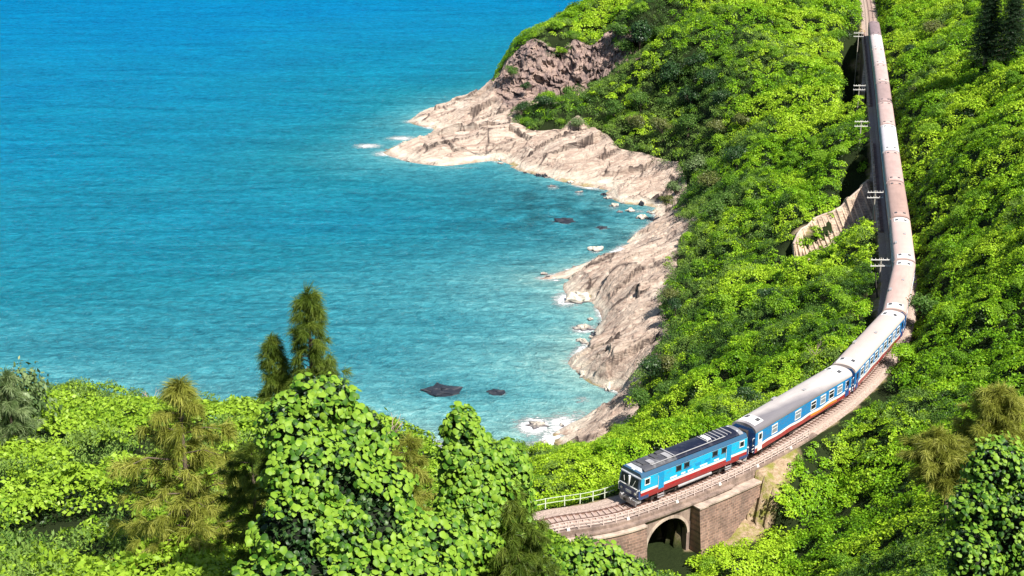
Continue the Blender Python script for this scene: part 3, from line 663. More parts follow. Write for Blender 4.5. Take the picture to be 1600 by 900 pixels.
def cover_points(y0, y1, sp, seed, under=False):
    r = np.random.default_rng(seed)
    xs = np.arange(-95, 200, sp); ys = np.arange(y0, y1, sp); X, Y = np.meshgrid(xs, ys); X = (X+r.uniform(-.5, .5, X.shape)*sp).ravel(); Y = (Y+r.uniform(-.5, .5, Y.shape)*sp).ravel()
    m = (np.abs(X) < 14+Y*.46+12)
    X, Y = X[m], Y[m]
    Z, d, arc, sd_ = ground(X, Y)
    px, py, dep = proj(np.stack([X, Y, Z], 1))
    m = (px > -160) & (px < 1760) & (py > -70) & (py < 1000) & (Z > .8)
    X, Y, Z, d, arc, sd_ = (a[m] for a in (X, Y, Z, d, arc, sd_))
    inr = inpoly(X, Y, rockpoly); rd = polydist(X, Y, rockpoly, True)[0]; rsd = np.where(inr, -rd, rd)
    edge = vn(X*.35, Y*.35, 91)*2.2-.9
    b = bare_of(X, Y, d, arc, sd_)
    lim = np.where(sd_ < 0, np.where(arc > S_J1+26, 2.0, 2.6)+.9*vn(X*.4, Y*.4, 5), 3.3+1.0*vn(X*.4, Y*.4, 5))
    lim = np.where((sd_ < 0) & (arc > S_W0-5) & (arc < S_W1-4), 4.3, lim)
    keep = (rsd > edge) & (b < .35+.5*vn(X*.9, Y*.9, 92)) & (d > lim) & (pit_mask(arc, d, sd_) < 2.0)
    keep |= (rsd < -1) & (vn(X*.25+3, Y*.25, 95) > .93) & (Z > 6) & (rsd > -4)
    for hx, hy, hz, ra, rb in ([h_ for h_ in holes if h_[2] is not None] if under else holes):
        q = PZ(hx, hy, hz) if hz is not None else ground1(hx, hy)
        if ra: keep &= ~((((X-q[0])/ra)**2+((Y-q[1])/rb)**2) < .6+.8*vn(X*.8, Y*.8, 99))
    gp = (np.where(Y < 104, .30, .26)+.16*(1-sstep(.34, .56, fbm(X/8+17, Y/8+4, 3, 21))))*(not under); keep &= vn(X*.55+11, Y*.55, 97)*.65+.35*vn(X*1.6, Y*1.6, 98) > gp; keep &= (vn(X*1.25+3, Y*1.25, 57) > .16) | (Y > 110) | under
    X, Y, Z, d, rsd = X[keep], Y[keep], Z[keep], d[keep], rsd[keep]
    wd = polydist(X, Y, RWL)[0]; kw = wd > np.where(Y < np.interp(X, [p[0] for p in RWL], [p[1] for p in RWL]), 3.6, 1.6)
    X, Y, Z, d, rsd, wd = (a[kw] for a in (X, Y, Z, d, rsd, wd))
    bd = polydist(X, Y, bare_poly, True)[0]; near = np.minimum(sstep(0.0, 13.0, rsd), sstep(1.0, 5.0, d-.8))*(.15+.85*sstep(.3, 7, bd))*(.05+.95*sstep(2, 15, wd))
    cz = lambda a, b_: canopy(a, b_)
    h = cz(X, Y)*(.15+.85*near); e = .6
    q = PD(860, 45, 438); h = h*(.35+.65*sstep(10, 26, np.hypot(X-q[0], Y-q[1])))
    g0 = ground(X, Y)[0]; gx = (ground(X+e, Y)[0]-g0)/e+(cz(X+e, Y)-cz(X, Y))/e*near; gy = (ground(X, Y+e)[0]-g0)/e+(cz(X, Y+e)-cz(X, Y))/e*near
    gx = np.clip(gx, -1.4, 1.4); gy = np.clip(gy, -1.4, 1.4)
    rot = np.stack([np.arctan(gy)*.75, -np.arctan(gx)*.75, np.zeros(len(X))], 1)+r.normal(0, .18, (len(X), 3))
    rot[:, 2] = r.uniform(-.5, .5, len(X))
    # darker scrub belt along the coast and in patches
    sc = (1-sstep(4, 17, rsd+5*vn(X*.12, Y*.12, 93)-2))*(Y > 195)
    scp = np.zeros(len(X))
    for px_, py_, z_, rr in [(1085, 130, 22, 26), (1000, 30, 31, 16), (1040, 180, 12, 16), (1120, 330, 14, 16), (1160, 240, 17, 10), (930, 160, 11, 15), (1120, 560, 15, 8), (1330, 60, 29, 0)]:
        q = PZ(px_, py_, z_)
        if rr: scp = np.maximum(scp, 1-sstep(.3*rr, rr, np.hypot(X-q[0], (Y-q[1])*.8)))
    scr = np.clip(np.maximum(sc, scp*1.1), 0, 1)
    q = PD(860, 45, 438); scr = scr*sstep(12, 30, np.hypot(X-q[0], Y-q[1]))
    scr = np.maximum(scr, np.where(Y >= 104, .6*sstep(.60, .70, fbm(X*.075+25, Y*.075, 3, 46)), 0)); scr = np.where(Y < 104, .8*sstep(.50, .68, fbm(X*.11+5, Y*.11, 3, 44)), scr)
    is_s = r.uniform(0, 1, len(X)) < scr*.85
    hol = sstep(.34, .56, fbm(X/8+17, Y/8+4, 3, 21))
    tint = np.clip(.0+.75*sstep(.34, .66, fbm(X*.06, Y*.06, 3, 90))+.28*sstep(.3, .7, fbm(X*.2, Y*.2, 2, 33))+.15*hol-.2*(Y < 104)+.4*(h-h.mean())/max(h.std(), .01)*.12+r.normal(0, .14, len(X)), 0, 1)
    return np.stack([X, Y, Z+h-.25], 1), rot, tint, is_s
cl_v = [clump(52, .78, .50, .245, 100+i, wide=.85, up=.6) for i in range(6)]
cl_m = [clump(70, .80, .50, .22, 120+i) for i in range(5)]
cl_s = [clump(80, .75, .62, .17, 110+i, wide=.55, up=.5) for i in range(4)]
tot = 0
for (y0, y1, sp, s0, seed) in ((34, 104, .62, .9, 1), (104, 190, .80, 1.12, 2), (190, 300, 1.12, 1.5, 3), (300, 500, 1.5, 1.95, 4)):
    P, rot, tint, is_s = cover_points(y0, y1, sp, seed); r = np.random.default_rng(seed+50); tot += len(P)
    scl = s0*r.uniform(.72, 1.3, len(P))
    a = ~is_s
    nm = {1: 'foreground_creeper', 2: 'slope_creeper', 3: 'hillside_creeper', 4: 'hilltop_creeper'}[seed]
    o = scatter(nm, cl_v if seed == 1 else cl_m, P[a], rot[a], scl[a], tint[a], [M_VINENEAR if seed == 1 else M_VINE])
    tag(o, {1: 'bright green creeper covering the near slope', 2: 'bright green creeper around the railway bridge', 3: 'bright green creeper on the slope above the rock shelf', 4: 'bright green creeper on the farthest hillside'}[seed], 'creeper', kind='stuff')
    if is_s.sum() > 20:
        s3 = np.repeat(scl[is_s][:, None], 3, 1)*np.array([.85, .85, 1.25])
        P2 = P[is_s].copy(); P2[:, 2] += .1
        o = scatter('coastal_scrub', cl_s, P2, rot[is_s]*.6, s3, tint[is_s], [M_SCRUB])
        tag(o, {1: 'dark scrub on the near slope', 2: 'dark scrub between railway and sea', 3: 'dark scrub along the top of the rock shelf', 4: 'dark scrub on the headland'}[seed], 'scrub', kind='stuff')
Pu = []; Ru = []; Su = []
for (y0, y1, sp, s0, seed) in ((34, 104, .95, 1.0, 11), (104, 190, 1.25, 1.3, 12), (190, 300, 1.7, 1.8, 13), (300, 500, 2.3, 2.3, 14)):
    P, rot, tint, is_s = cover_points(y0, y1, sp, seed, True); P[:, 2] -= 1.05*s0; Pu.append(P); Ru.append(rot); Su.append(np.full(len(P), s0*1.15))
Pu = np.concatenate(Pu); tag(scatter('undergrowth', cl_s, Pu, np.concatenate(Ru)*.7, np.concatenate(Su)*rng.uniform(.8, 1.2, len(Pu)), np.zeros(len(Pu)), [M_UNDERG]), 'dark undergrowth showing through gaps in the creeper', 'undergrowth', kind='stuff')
print('cover instances', tot, len(Pu))

# ================================================================ RAILWAY
def m_ballast():
    m, n, b = newmat('ballast'); v = geo(n)
    f = noise(n, v, 5.0, 4, .8); g = noise(n, v, .5, 5, .6)
    c = mix(n, g, ramp(n, f, [(.3, (.17, .11, .09)), (.7, (.50, .37, .31))]), ramp(n, f, [(.3, (.22, .17, .13)), (.7, (.58, .47, .40))]))
    lk(n, c, b.inputs['Base Color']); b.inputs['Roughness'].default_value = .95; bump(n, b, f, 1, .08); return m
def m_masonry(name, a, bcol, scale=(1.6, 1, 3.6), stain=.6, mortar=(.5, .42, .36), course=True):
    """weathered masonry: courses over the wall's own arc length (uvw attribute) with stains"""
    m, n, b = newmat(name); v = geo(n)
    f = noise(n, v, .45, 6, .65, .4); g = noise(n, v, 4, 5, .7)
    c = mix(n, ramp(n, f, [(.35, 0), (.65, 1)]), a, bcol)
    if course:
        t = nd(n, 'ShaderNodeTexBrick'); t.inputs['Scale'].default_value = 1; t.inputs['Mortar Size'].default_value = .035; t.inputs['Brick Width'].default_value = .6; t.inputs['Row Height'].default_value = .3
        at = nd(n, 'ShaderNodeAttribute'); at.attribute_name = 'wall_uv'; lk(n, at.outputs['Vector'], t.inputs['Vector'])
        t.inputs['Color1'].default_value = (1, 1, 1, 1); t.inputs['Color2'].default_value = (.5, .48, .46, 1); t.inputs['Mortar'].default_value = (1.35, 1.25, 1.15, 1)
        c = mix(n, .85, c, t.outputs['Color'], 'MULTIPLY')
    st = noise(n, mapping(n, v, (.9, .9, .22)), 1, 5, .7)
    c = mix(n, mth(n, 'MULTIPLY', ramp(n, st, [(.46, 0), (.68, 1)]), stain), c, (.085, .06, .05))
    c = mix(n, mth(n, 'MULTIPLY', ramp(n, g, [(.5, 0), (.8, 1)]), .3), c, mortar)
    lk(n, c, b.inputs['Base Color']); b.inputs['Roughness'].default_value = .92; bump(n, b, g, .6, .08); return m
M_BALLAST = m_ballast()
M_BRICK = m_masonry('old_brick', (.31, .20, .16), (.20, .13, .105), stain=.65)
M_CONC = m_masonry('stained_render', (.34, .25, .20), (.20, .14, .115), stain=.8, course=False)
M_COPE = m_masonry('pale_coping', (.56, .45, .36), (.36, .27, .22), stain=.55, course=False)
M_STONE = m_masonry('pale_stone', (.50, .40, .30), (.34, .26, .20), stain=.75)
M_RAIL = plain('rail_steel', (.24, .15, .12), .5, .5, .3, 2)
M_SLEEPER = plain('concrete_sleeper', (.42, .31, .27), .9, 0, .4, 3)
M_FENCE = plain('fence_paint', (.66, .54, .49), .7, 0, .3, 2)
M_FENCEG = plain('pale_green_paint', (.60, .66, .52), .7, 0, .3, 2)
M_WHITE = plain('white_concrete', (.78, .75, .70), .8, 0, .2, 2)
M_DARKST = plain('arch_shade_stone', (.010, .009, .008), .95, 0, .5, 2, dirtamt=.0)  # near-black colour paints the shade inside the arch barrel
M_DARK = plain('sooty_black', (.012, .012, .012), .9, 0, .2, 2, dirtamt=0)
def sweep_mesh(name, prof, s0, s1, step=1.0, smooth=False):
    """closed profile [(off, z)] swept along the track; off = metres left of the centre line"""
    s = np.linspace(s0, s1, max(2, int((s1-s0)/step)+1)); n = len(prof); V = []
    for o_, z_ in prof:
        p = tp(s, o_); V.append(np.column_stack([p, np.full(len(s), z_)]))
    V = np.stack(V, 1).reshape(-1, 3); m = len(s)
    F = [(i*n+k, i*n+(k+1) % n, (i+1)*n+(k+1) % n, (i+1)*n+k) for i in range(m-1) for k in range(n)]
    mb = MB(); mb.add(V, F, 0, smooth); mb.add([V[k] for k in range(n)], [tuple(range(n))]); mb.add([V[-n+k] for k in range(n)], [tuple(range(n))]); return mb.mesh(name)
def wall_mesh(name, s, zt, zl, of, ob, batter=0.0):
    """wall standing along the track: zt top, zl bottom, of front offset, ob back offset (arrays over s)"""
    s = np.asarray(s, float); zt, zl, of, ob = (np.broadcast_to(np.asarray(a, float), s.shape) for a in (zt, zl, of, ob))
    sg = np.sign(of-ob); ft = tp(s, 0)*0; q = lambda o_: np.array([tp(a, b) for a, b in zip(s, o_)])
    A = np.column_stack([q(of), zt]); B = np.column_stack([q(of+sg*batter*(zt-zl)), zl]); C_ = np.column_stack([q(ob), zl]); D_ = np.column_stack([q(ob), zt])
    V = np.stack([A, B, C_, D_], 1).reshape(-1, 3); m = len(s)
    F = [(i*4+k, i*4+(k+1) % 4, (i+1)*4+(k+1) % 4, (i+1)*4+k) for i in range(m-1) for k in range(4)]
    mb = MB(); mb.add(V, F); mb.add(V[:4], [(0, 1, 2, 3)]); mb.add(V[-4:], [(0, 1, 2, 3)]); me = mb.mesh(name)
    uv = np.zeros((len(V), 3)); uv[:, 0] = np.repeat(s, 4); uv[:, 1] = V[:, 2]
    if len(me.vertices) == len(V)+8: vattr(me, 'wall_uv', np.vstack([uv, uv[:4], uv[-4:]]))
    return me
bed = empty('railway_track', (*tp(S_LOCO), ZR), label='rusty single railway line on pinkish ballast curving up the green hillside', cat='railway track')
INV = Matrix.Translation((-bed.location.x, -bed.location.y, -bed.location.z))
def to_parent(o, par):
    o.parent = par; o.matrix_parent_inverse = par.matrix_world.inverted() if False else Matrix.LocRotScale(par.location, par.rotation_euler, None).inverted(); return o
def part(name, me, mat, par): return to_parent(link(name, me, mat), par)
SA, SZ = TS[0]+2, TS[-1]-2
part('ballast_bed', sweep_mesh('ballast_bed', [(-2.05, 29.5), (-2.0, 29.66), (-1.7, 29.68), (-1.35, 29.84), (1.35, 29.84), (1.75, 29.64), (2.7, 29.6), (2.9, 29.5), (2.5, 28.8), (-1.9, 28.8)], SA, SZ), M_BALLAST, bed)
for o_ in (-.53, .53):
    part('rail', sweep_mesh('rail', [(o_-.07, 29.86), (o_-.02, 29.89), (o_-.04, 30.0), (o_-.04, 30.04), (o_+.04, 30.04), (o_+.04, 30.0), (o_+.02, 29.89), (o_+.07, 29.86)], SA, SZ, .8), M_RAIL, bed)
slm = MB().box((0, 0, 0), (.24, 1.95, .16), top=.86).mesh('sleeper'); slm.materials.append(M_SLEEPER)
def frame_at(s, off=0):
    p = tp(s, off); d = tp(s+.5)-tp(s-.5); return p, math.atan2(d[1], d[0])
stuff = MB(); s = SA
while s < SZ:
    p, a = frame_at(s)
    if s < S_LOCO+3 or S_END-1 < s < S_END+75:
        o = link('sleeper', slm); o.location = (p[0], p[1], 29.87); o.rotation_euler = (0, 0, a+random.uniform(-.01, .01)); to_parent(o, bed)
    else: stuff.box((p[0], p[1], 29.87), (.24, 1.95, .16), rz=a)
    s += .62
o = part('hidden_sleeper_run', stuff.mesh('hidden_sleeper_run'), M_SLEEPER, bed); o.name = 'sleeper_run'; o['kind'] = 'stuff'

# bridge with arch
br = empty('stone_bridge', (*tp(S_ARCH, -3), 24), label='weathered brick railway bridge with a dark round arch under the blue locomotive', cat='bridge')
def arch_z(ds, r=2.5, sp=26.2, h=2.35): return np.where(np.abs(ds) < r, sp+h*np.sqrt(np.clip(1-(ds/r)**2, 0, 1)), 21.0)
s_ = np.unique(np.concatenate([np.arange(S_W0-12, S_ARCH+14, 1.0), S_ARCH+2.5*np.sin(np.linspace(-np.pi/2, np.pi/2, 25)), [S_ARCH-2.51, S_ARCH+2.51]]))
zl = arch_z(s_-S_ARCH)
part('spandrel_wall', wall_mesh('spandrel_wall', s_, 29.3, zl, -2.25, -1.6), M_CONC, br)
part('upper_wall', wall_mesh('upper_wall', np.arange(S_W0-12, S_ARCH+24, 1.), 29.8, 29.303, -2.12, -1.6), M_CONC, br)
part('ledge', wall_mesh('ledge', np.arange(S_ARCH-9.5, S_ARCH+9, 1.), 29.5, 29.32, -2.65, -2.0), M_CONC, br)
an = np.linspace(0, np.pi, 25); ringV = []
for off in (-2.33, -1.9):
    for rr, hh in ((2.5, 2.35), (2.78, 2.64)):
        for t in an:
            p = tp(S_ARCH-rr*math.cos(t), off); ringV.append((p[0], p[1], 26.2+hh*math.sin(t)))
n_ = 25; ringF = []
for i in range(n_-1):
    a_, b_, c_, d_ = i, n_+i, 2*n_+i, 3*n_+i
    ringF += [(a_, a_+1, b_+1, b_), (b_, b_+1, d_+1, d_), (a_, c_, c_+1, a_+1)]
part('arch_ring', MB().add(ringV, ringF).mesh('arch_ring'), M_COPE, br)
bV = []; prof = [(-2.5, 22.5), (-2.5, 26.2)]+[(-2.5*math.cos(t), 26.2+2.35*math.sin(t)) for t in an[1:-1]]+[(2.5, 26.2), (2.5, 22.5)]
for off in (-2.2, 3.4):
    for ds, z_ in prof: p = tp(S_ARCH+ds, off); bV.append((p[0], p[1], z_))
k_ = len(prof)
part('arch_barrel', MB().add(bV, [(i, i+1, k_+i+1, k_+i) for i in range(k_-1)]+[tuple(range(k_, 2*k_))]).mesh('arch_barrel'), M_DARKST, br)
sL = np.arange(S_W0-10, S_ARCH-3.05, .5)
part('wing_wall', wall_mesh('wing_wall', sL, np.interp(sL, [S_W0-10, S_ARCH-3], [28.8, 29.1]), 20.5, -3.0, -2.1, .06), M_BRICK, br)
part('coping', wall_mesh('coping', sL, np.interp(sL, [S_W0-10, S_ARCH-3], [28.8, 29.1])+.16, np.interp(sL, [S_W0-10, S_ARCH-3], [28.8, 29.1])+.003, -3.15, -2.05), M_COPE, br)
sR = np.arange(S_ARCH+3.9, S_ARCH+12, .4)
zR = np.interp(sR, [S_ARCH+3.9, S_ARCH+15], [29.0, 28.7]); zRb = np.interp(sR, [S_ARCH+3.9, S_ARCH+8, S_ARCH+11.5], [22.5, 24.6, 27.2])
part('wing_wall', wall_mesh('wing_wall', sR, zR, zRb, -3.1, -2.1, .06), M_BRICK, br)
part('coping', wall_mesh('coping', sR, zR+.18, zR+.003, -3.3, -2.05), M_COPE, br)
sP = np.array([S_ARCH+2.95, S_ARCH+3.9]); part('buttress', wall_mesh('buttress', sP, 29.1, 21.5, -3.4, -2.1, .10), M_BRICK, br)
part('buttress_cap', wall_mesh('buttress_cap', sP+np.array([-.1, .1]), 29.25, 29.103, -3.55, -2.05), M_COPE, br)

# fences
def fence(name, s0, s1, off, mat, sp, h, rails, label, z0=29.6, blocks=0):
    p0 = tp(s0, off); f = empty(name, (*p0, z0), label=label, cat='fence')
    pm = MB().box((0, 0, h/2), (.085, .085, h)).mesh('post'); pm.materials.append(mat)
    bm_ = MB().box((0, 0, .2), (.34, .34, .3), top=.75).mesh('post_base'); bm_.materials.append(M_WHITE)
    k = 0; s = s0
    while s <= s1+.01:
        p, a = frame_at(s, off); o = link('post', pm); o.location = (*p, z0-.02); o.rotation_euler = (random.uniform(-.03, .03), random.uniform(-.03, .03), a); to_parent(o, f)
        if blocks and k % blocks == 1: o = link('post_base', bm_); o.location = (*p, z0-.05); o.rotation_euler = (0, 0, a); to_parent(o, f)
        k += 1; s += sp
    for r in rails: part('rail', sweep_mesh('rail', [(off-.022, z0+r-.022), (off+.022, z0+r-.022), (off+.022, z0+r+.022), (off-.022, z0+r+.022)], s0, s1, 1.0), mat, f)
    return f
fence('railing', S_W0-6, S_ARCH+22, -1.93, M_FENCE, 1.15, 1.05, (.35, .7, 1.02), 'low pinkish concrete railing along the near edge of the brick bridge', z0=29.72, blocks=5)
fence('railing', S_W0-22, S_LOCO+1, 3.0, M_FENCEG, 1.7, 1.1, (.55, 1.05), 'pale green-white railing on the sea side of the track before the locomotive')

# viaducts over the two gullies
for i, ((a, b), lb) in enumerate(zip(S_PIT, ['stone viaduct wall with pale parapet over the nearer dark gully beside the train', 'stone viaduct wall over the farther dark gully near the tail of the train'])):
    s_ = np.arange(a-3, b+1, 1.5)
    vd = empty('viaduct', (*tp((a+b)/2, 2.4), 24), label=lb, cat='viaduct')
    part('wall', wall_mesh('wall', s_, 29.75, 15.0, 2.55, 1.9, .02), M_BRICK, vd)
    part('parapet', wall_mesh('parapet', s_, 30.05, 29.753, 2.85, 2.45), M_COPE, vd)
    pm = MB().box((0, 0, .22), (.28, .28, .44)).mesh('parapet_post'); pm.materials.append(M_COPE)
    for s in np.arange(a-2, b, 2.2):
        p, an_ = frame_at(s, 2.65); o = link('parapet_post', pm); o.location = (*p, 30.05); o.rotation_euler = (0, 0, an_); to_parent(o, vd)
# stone flanks of the gullies
def flank(name, pts, h, th, mat, label, cat='retaining wall'):
    """pts world (x,y,ztop)"""
    P = np.array(pts); d = np.gradient(P[:, :2], axis=0); d /= np.linalg.norm(d, axis=1)[:, None]; nn = np.stack([d[:, 1], -d[:, 0]], 1)
    L = np.concatenate([[0], np.cumsum(np.linalg.norm(np.diff(P[:, :2], axis=0), axis=1))])
    ft = P.copy(); fb = P.copy(); fb[:, 2] -= h; bt = P.copy(); bt[:, :2] -= nn*th; bb = bt.copy(); bb[:, 2] -= h
    V = np.stack([ft, fb, bb, bt], 1).reshape(-1, 3); m = len(P)
    F = [(i*4+k, i*4+(k+1) % 4, (i+1)*4+(k+1) % 4, (i+1)*4+k) for i in range(m-1) for k in range(4)]+[(0, 1, 2, 3), tuple(4*(m-1)+k for k in range(4))]
    me = MB().add(V, F).mesh(name); uv = np.zeros((len(V), 3)); uv[:, 0] = np.repeat(L, 4); uv[:, 1] = V[:, 2]; vattr(me, 'wall_uv', uv)
    return tag(link(name, me, mat), label, cat)
flank('flank_wall', [PZ(a, b, z) for a, b, z in [(1357, 46, 29.3), (1353, 75, 29), (1349, 105, 28.6), (1345, 143, 28.2)]], 5, 1.0, M_STONE, 'narrow pale stone wall edging the farther dark gully')
flank('flank_wall', [PZ(a, b, z) for a, b, z in [(1367, 222, 29.2), (1363, 250, 28.8), (1359, 283, 28.4)]], 5, 1.0, M_STONE, 'narrow pale stone wall edging the upper end of the nearer gully')
rw = empty('retaining_wall', tuple(PZ(*RW[2][1])), label='pale stepped stone retaining wall with diagonal ribs in the greenery left of the train', cat='retaining wall')
T = np.array([PZ(*t) for t, b in RW]); B = np.array([PZ(*b) for t, b in RW]); B[:, 2] -= .6
u0 = np.linspace(0, 1, len(T)); U = np.linspace(0, 1, 41); Tt = np.stack([np.interp(U, u0, T[:, k]) for k in range(3)], 1); Bb = np.stack([np.interp(U, u0, B[:, k]) for k in range(3)], 1)
Tt[:, 2] += .9*(vn(U*17, U*0, 5)-.5)+.4*(vn(U*41, U*0, 6)-.5)
up = np.array([0, .9, -.5])
V = np.stack([Tt, Bb, Bb+up, Tt+up*np.array([1, 1.6, 1])], 1).reshape(-1, 3)
F = [(i*4+k, i*4+(k+1) % 4, (i+1)*4+(k+1) % 4, (i+1)*4+k) for i in range(40) for k in range(4)]+[(0, 1, 2, 3), (160, 161, 162, 163)]
me = MB().add(V, F).mesh('face'); uv = np.zeros((len(V), 3)); uv[:, 0] = np.repeat(U*30, 4); uv[:, 1] = V[:, 2]; vattr(me, 'wall_uv', uv)
part('face', me, M_STONE, rw)
for i, u in enumerate(np.linspace(.03, .97, 19)+rng.uniform(-.014, .014, 19)):
    a = np.array([np.interp(u, U, Tt[:, k]) for k in range(3)]); b = np.array([np.interp(min(u+.028, 1), U, Bb[:, k]) for k in range(3)]); a[2] -= .15
    mb = MB(); mb.tube([a+np.array([-.05, -.22, 0]), b+np.array([0, -.3, 0])], [.2, .27], 4); part('rib', mb.mesh('rib'), M_STONE, rw)
part('coping', MB().tube([p+np.array([0, .1, .06]) for p in Tt[::4]], .22, 5).mesh('coping'), M_COPE, rw)

# ================================================================ TRAIN
def m_paint(name, bands, rough=.32, spec=.5, extra=None):
    """bands over local height: list of (z, colour) from the bottom up, constant; small wear on top"""
    m, n, b = newmat(name); v = objc(n); s = nd(n, 'ShaderNodeSeparateXYZ'); lk(n, v, s.inputs[0]); z = s.outputs[2]
    if extra == 'wave': z = mth(n, 'ADD', z, mth(n, 'MULTIPLY', mth(n, 'SINE', mth(n, 'MULTIPLY', s.outputs[1], 1.5)), .05))
    c = ramp(n, mth(n, 'MULTIPLY', z, 1/4.2), [(a/4.2, col) for a, col in bands], 'CONSTANT')
    if extra == 'wave':
        org = mth(n, 'MULTIPLY', mth(n, 'GREATER_THAN', mth(n, 'MULTIPLY', s.outputs[1], -1), 1.2), mth(n, 'LESS_THAN', mth(n, 'MULTIPLY', s.outputs[1], -1), 6.8))
        org = mth(n, 'MULTIPLY', org, mth(n, 'LESS_THAN', z, 1.5)); org = mth(n, 'MULTIPLY', org, mth(n, 'GREATER_THAN', z, 1.22)); org = mth(n, 'MULTIPLY', org, attr(n, 'orange', 'OBJECT'))
        c = mix(n, org, c, (.75, .28, .02))
    g = noise(n, mapping(n, v, (1, .6, 2.2)), 1.5, 6, .7)
    c = mix(n, mth(n, 'MULTIPLY', ramp(n, g, [(.42, 0), (.75, 1)]), .5), c, (.12, .10, .09))
    low = mth(n, 'MULTIPLY', ramp(n, mth(n, 'MULTIPLY', s.outputs[2], .25), [(.22, .6), (.42, 0)]), g)
    c = mix(n, low, c, (.10, .055, .04))
    lk(n, c, b.inputs['Base Color']); b.inputs['Roughness'].default_value = rough; b.inputs['Specular IOR Level'].default_value = spec
    bump(n, b, noise(n, v, 1.3, 3), .12, .05); return m
RED, WH, CY, BL, NV = (.36, .018, .02), (.78, .78, .76), (.008, .40, .66), (.008, .17, .42), (.008, .012, .04)
M_LOCO = m_paint('locomotive_paint', [(0, (.3, .02, .02)), (1.0, (.36, .014, .02)), (1.68, (.74, .74, .72)), (1.92, CY), (3.2, (.72, .78, .8)), (3.28, (.02, .17, .34))])
M_FRONT = m_paint('cab_front_paint', [(0, NV), (1.0, (.012, .06, .2)), (1.98, (.72, .74, .76)), (2.14, (.06, .10, .18)), (3.15, (.60, .62, .66))])
M_COACH = m_paint('coach_paint', [(0, (.3, .02, .02)), (1.0, (.40, .03, .03)), (1.52, (.80, .79, .76)), (1.82, (.008, .20, .48)), (3.18, (.012, .34, .58))], extra='wave')
M_ENDW = m_paint('coach_end_paint', [(0, (.01, .03, .08)), (1.0, (.01, .07, .26)), (3.2, (.01, .10, .30))])
M_NAVY = plain('navy_roof', (.010, .013, .032), .38, .1, .5, 1.2, (.16, .15, .17), .45)
M_GREY = plain('grey_metal', (.42, .41, .42), .5, .2, .4, 2, dirtamt=.3)
M_GRILL = plain('grill', (.10, .10, .11), .6, .3, .4, 3)
M_GLASS, _n, _b = newmat('dark_glass'); _b.inputs['Base Color'].default_value = (.012, .016, .02, 1); _b.inputs['Roughness'].default_value = .25; _b.inputs['Specular IOR Level'].default_value = .3
M_SHUT = plain('grey_shutter', (.22, .25, .28), .6, 0, .5, 3)
M_FRAMEW = plain('white_trim', (.78, .78, .76), .5, 0, .15, 3, dirtamt=.15)
M_UNDER = plain('underframe', (.035, .03, .028), .85, .1, .5, 3, (.12, .08, .06), .5)
M_WHEEL = plain('wheel_steel', (.16, .11, .09), .6, .5, .3, 3)
M_LETTER = plain('white_lettering', (.8, .8, .78), .6, 0, .1, 3, dirtamt=.1)
M_LAMP = plain('lamp_lens', (.85, .83, .7), .2, 0, .1, 3, dirtamt=0)
def m_roof(name, col, soot=False, dirt=.3):
    m, n, b = newmat(name); v = objc(n)
    f = noise(n, mapping(n, v, (1.4, .25, 1)), 1.2, 6, .7); g = noise(n, v, .35, 4, .6)
    c = mix(n, ramp(n, f, [(.38, 0), (.7, dirt)]), col, tuple(x*.4 for x in col)); c = mix(n, ramp(n, g, [(.4, 0), (.7, .35)]), c, tuple(min(1, x*1.25) for x in col))
    s = nd(n, 'ShaderNodeSeparateXYZ'); lk(n, v, s.inputs[0])
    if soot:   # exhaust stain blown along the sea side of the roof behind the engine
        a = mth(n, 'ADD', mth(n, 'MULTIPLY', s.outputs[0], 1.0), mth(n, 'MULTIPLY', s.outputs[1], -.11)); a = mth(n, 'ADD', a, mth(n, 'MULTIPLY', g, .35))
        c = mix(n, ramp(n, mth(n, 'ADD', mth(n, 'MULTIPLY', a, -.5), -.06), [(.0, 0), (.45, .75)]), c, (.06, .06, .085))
    lk(n, c, b.inputs['Base Color']); b.inputs['Roughness'].default_value = .6; b.inputs['Specular IOR Level'].default_value = .3; bump(n, b, f, .15, .03); return m
def bogie(y, parent, ax=(-1.15, 1.15), wr=.46):
    b = MB(); 
    for sx in (-1, 1):
        b.box((sx*.95, y, .55), (.14, 3.3, .22)); b.box((sx*.98, y, .78), (.2, .9, .3))
        for a in ax: b.box((sx*1.02, y+a, .48), (.18, .42, .34), top=.8)
    b.box((0, y, .62), (1.9, .5, .22)); o = b.build('bogie', M_UNDER, parent)
    wm = MB()
    for a in ax:
        w = MB()
        for sx in (-1, 1): w.tube([(sx*.5, y+a, wr+.02), (sx*.64, y+a, wr+.02)], wr, 18)
        w.tube([(-.85, y+a, wr), (.85, y+a, wr)], .08, 8); w.build('wheelset', M_WHEEL, o)
    return o
def side_window(parent, x, y, z, w, h, pane=True, glass=None, mid=True, dz=0):
    sx = 1 if x > 0 else -1; t = .06; m = MB()
    for (yy, zz, a, b_) in ((y, z+h/2, w+2*t, t*1.3), (y, z-h/2, w+2*t, t*1.3), (y-w/2, z, t, h), (y+w/2, z, t, h)): m.box((x+sx*.015, yy, zz), (.05, a, b_))
    if mid: m.box((x+sx*.014, y, z+h*.1), (.045, w, .05))
    f = m.build('window', M_FRAMEW, parent)
    if pane: MB().box((x+sx*.002, y, z), (.03, w, h)).build('pane', glass or M_GLASS, f)
    return f
def loop_rail(parent, pts, r=.03, name='handrail'): return MB().tube(pts, r, 6).build(name, M_FRAMEW, parent)
def roof_prof(wd=1.42, zc=3.2, zt=4.02, n=12, t0=.0):
    return [(wd*math.cos(a)*(1 if True else 1), zc+(zt-zc)*math.sin(a)**.82) for a in np.linspace(t0, math.pi-t0, n)]
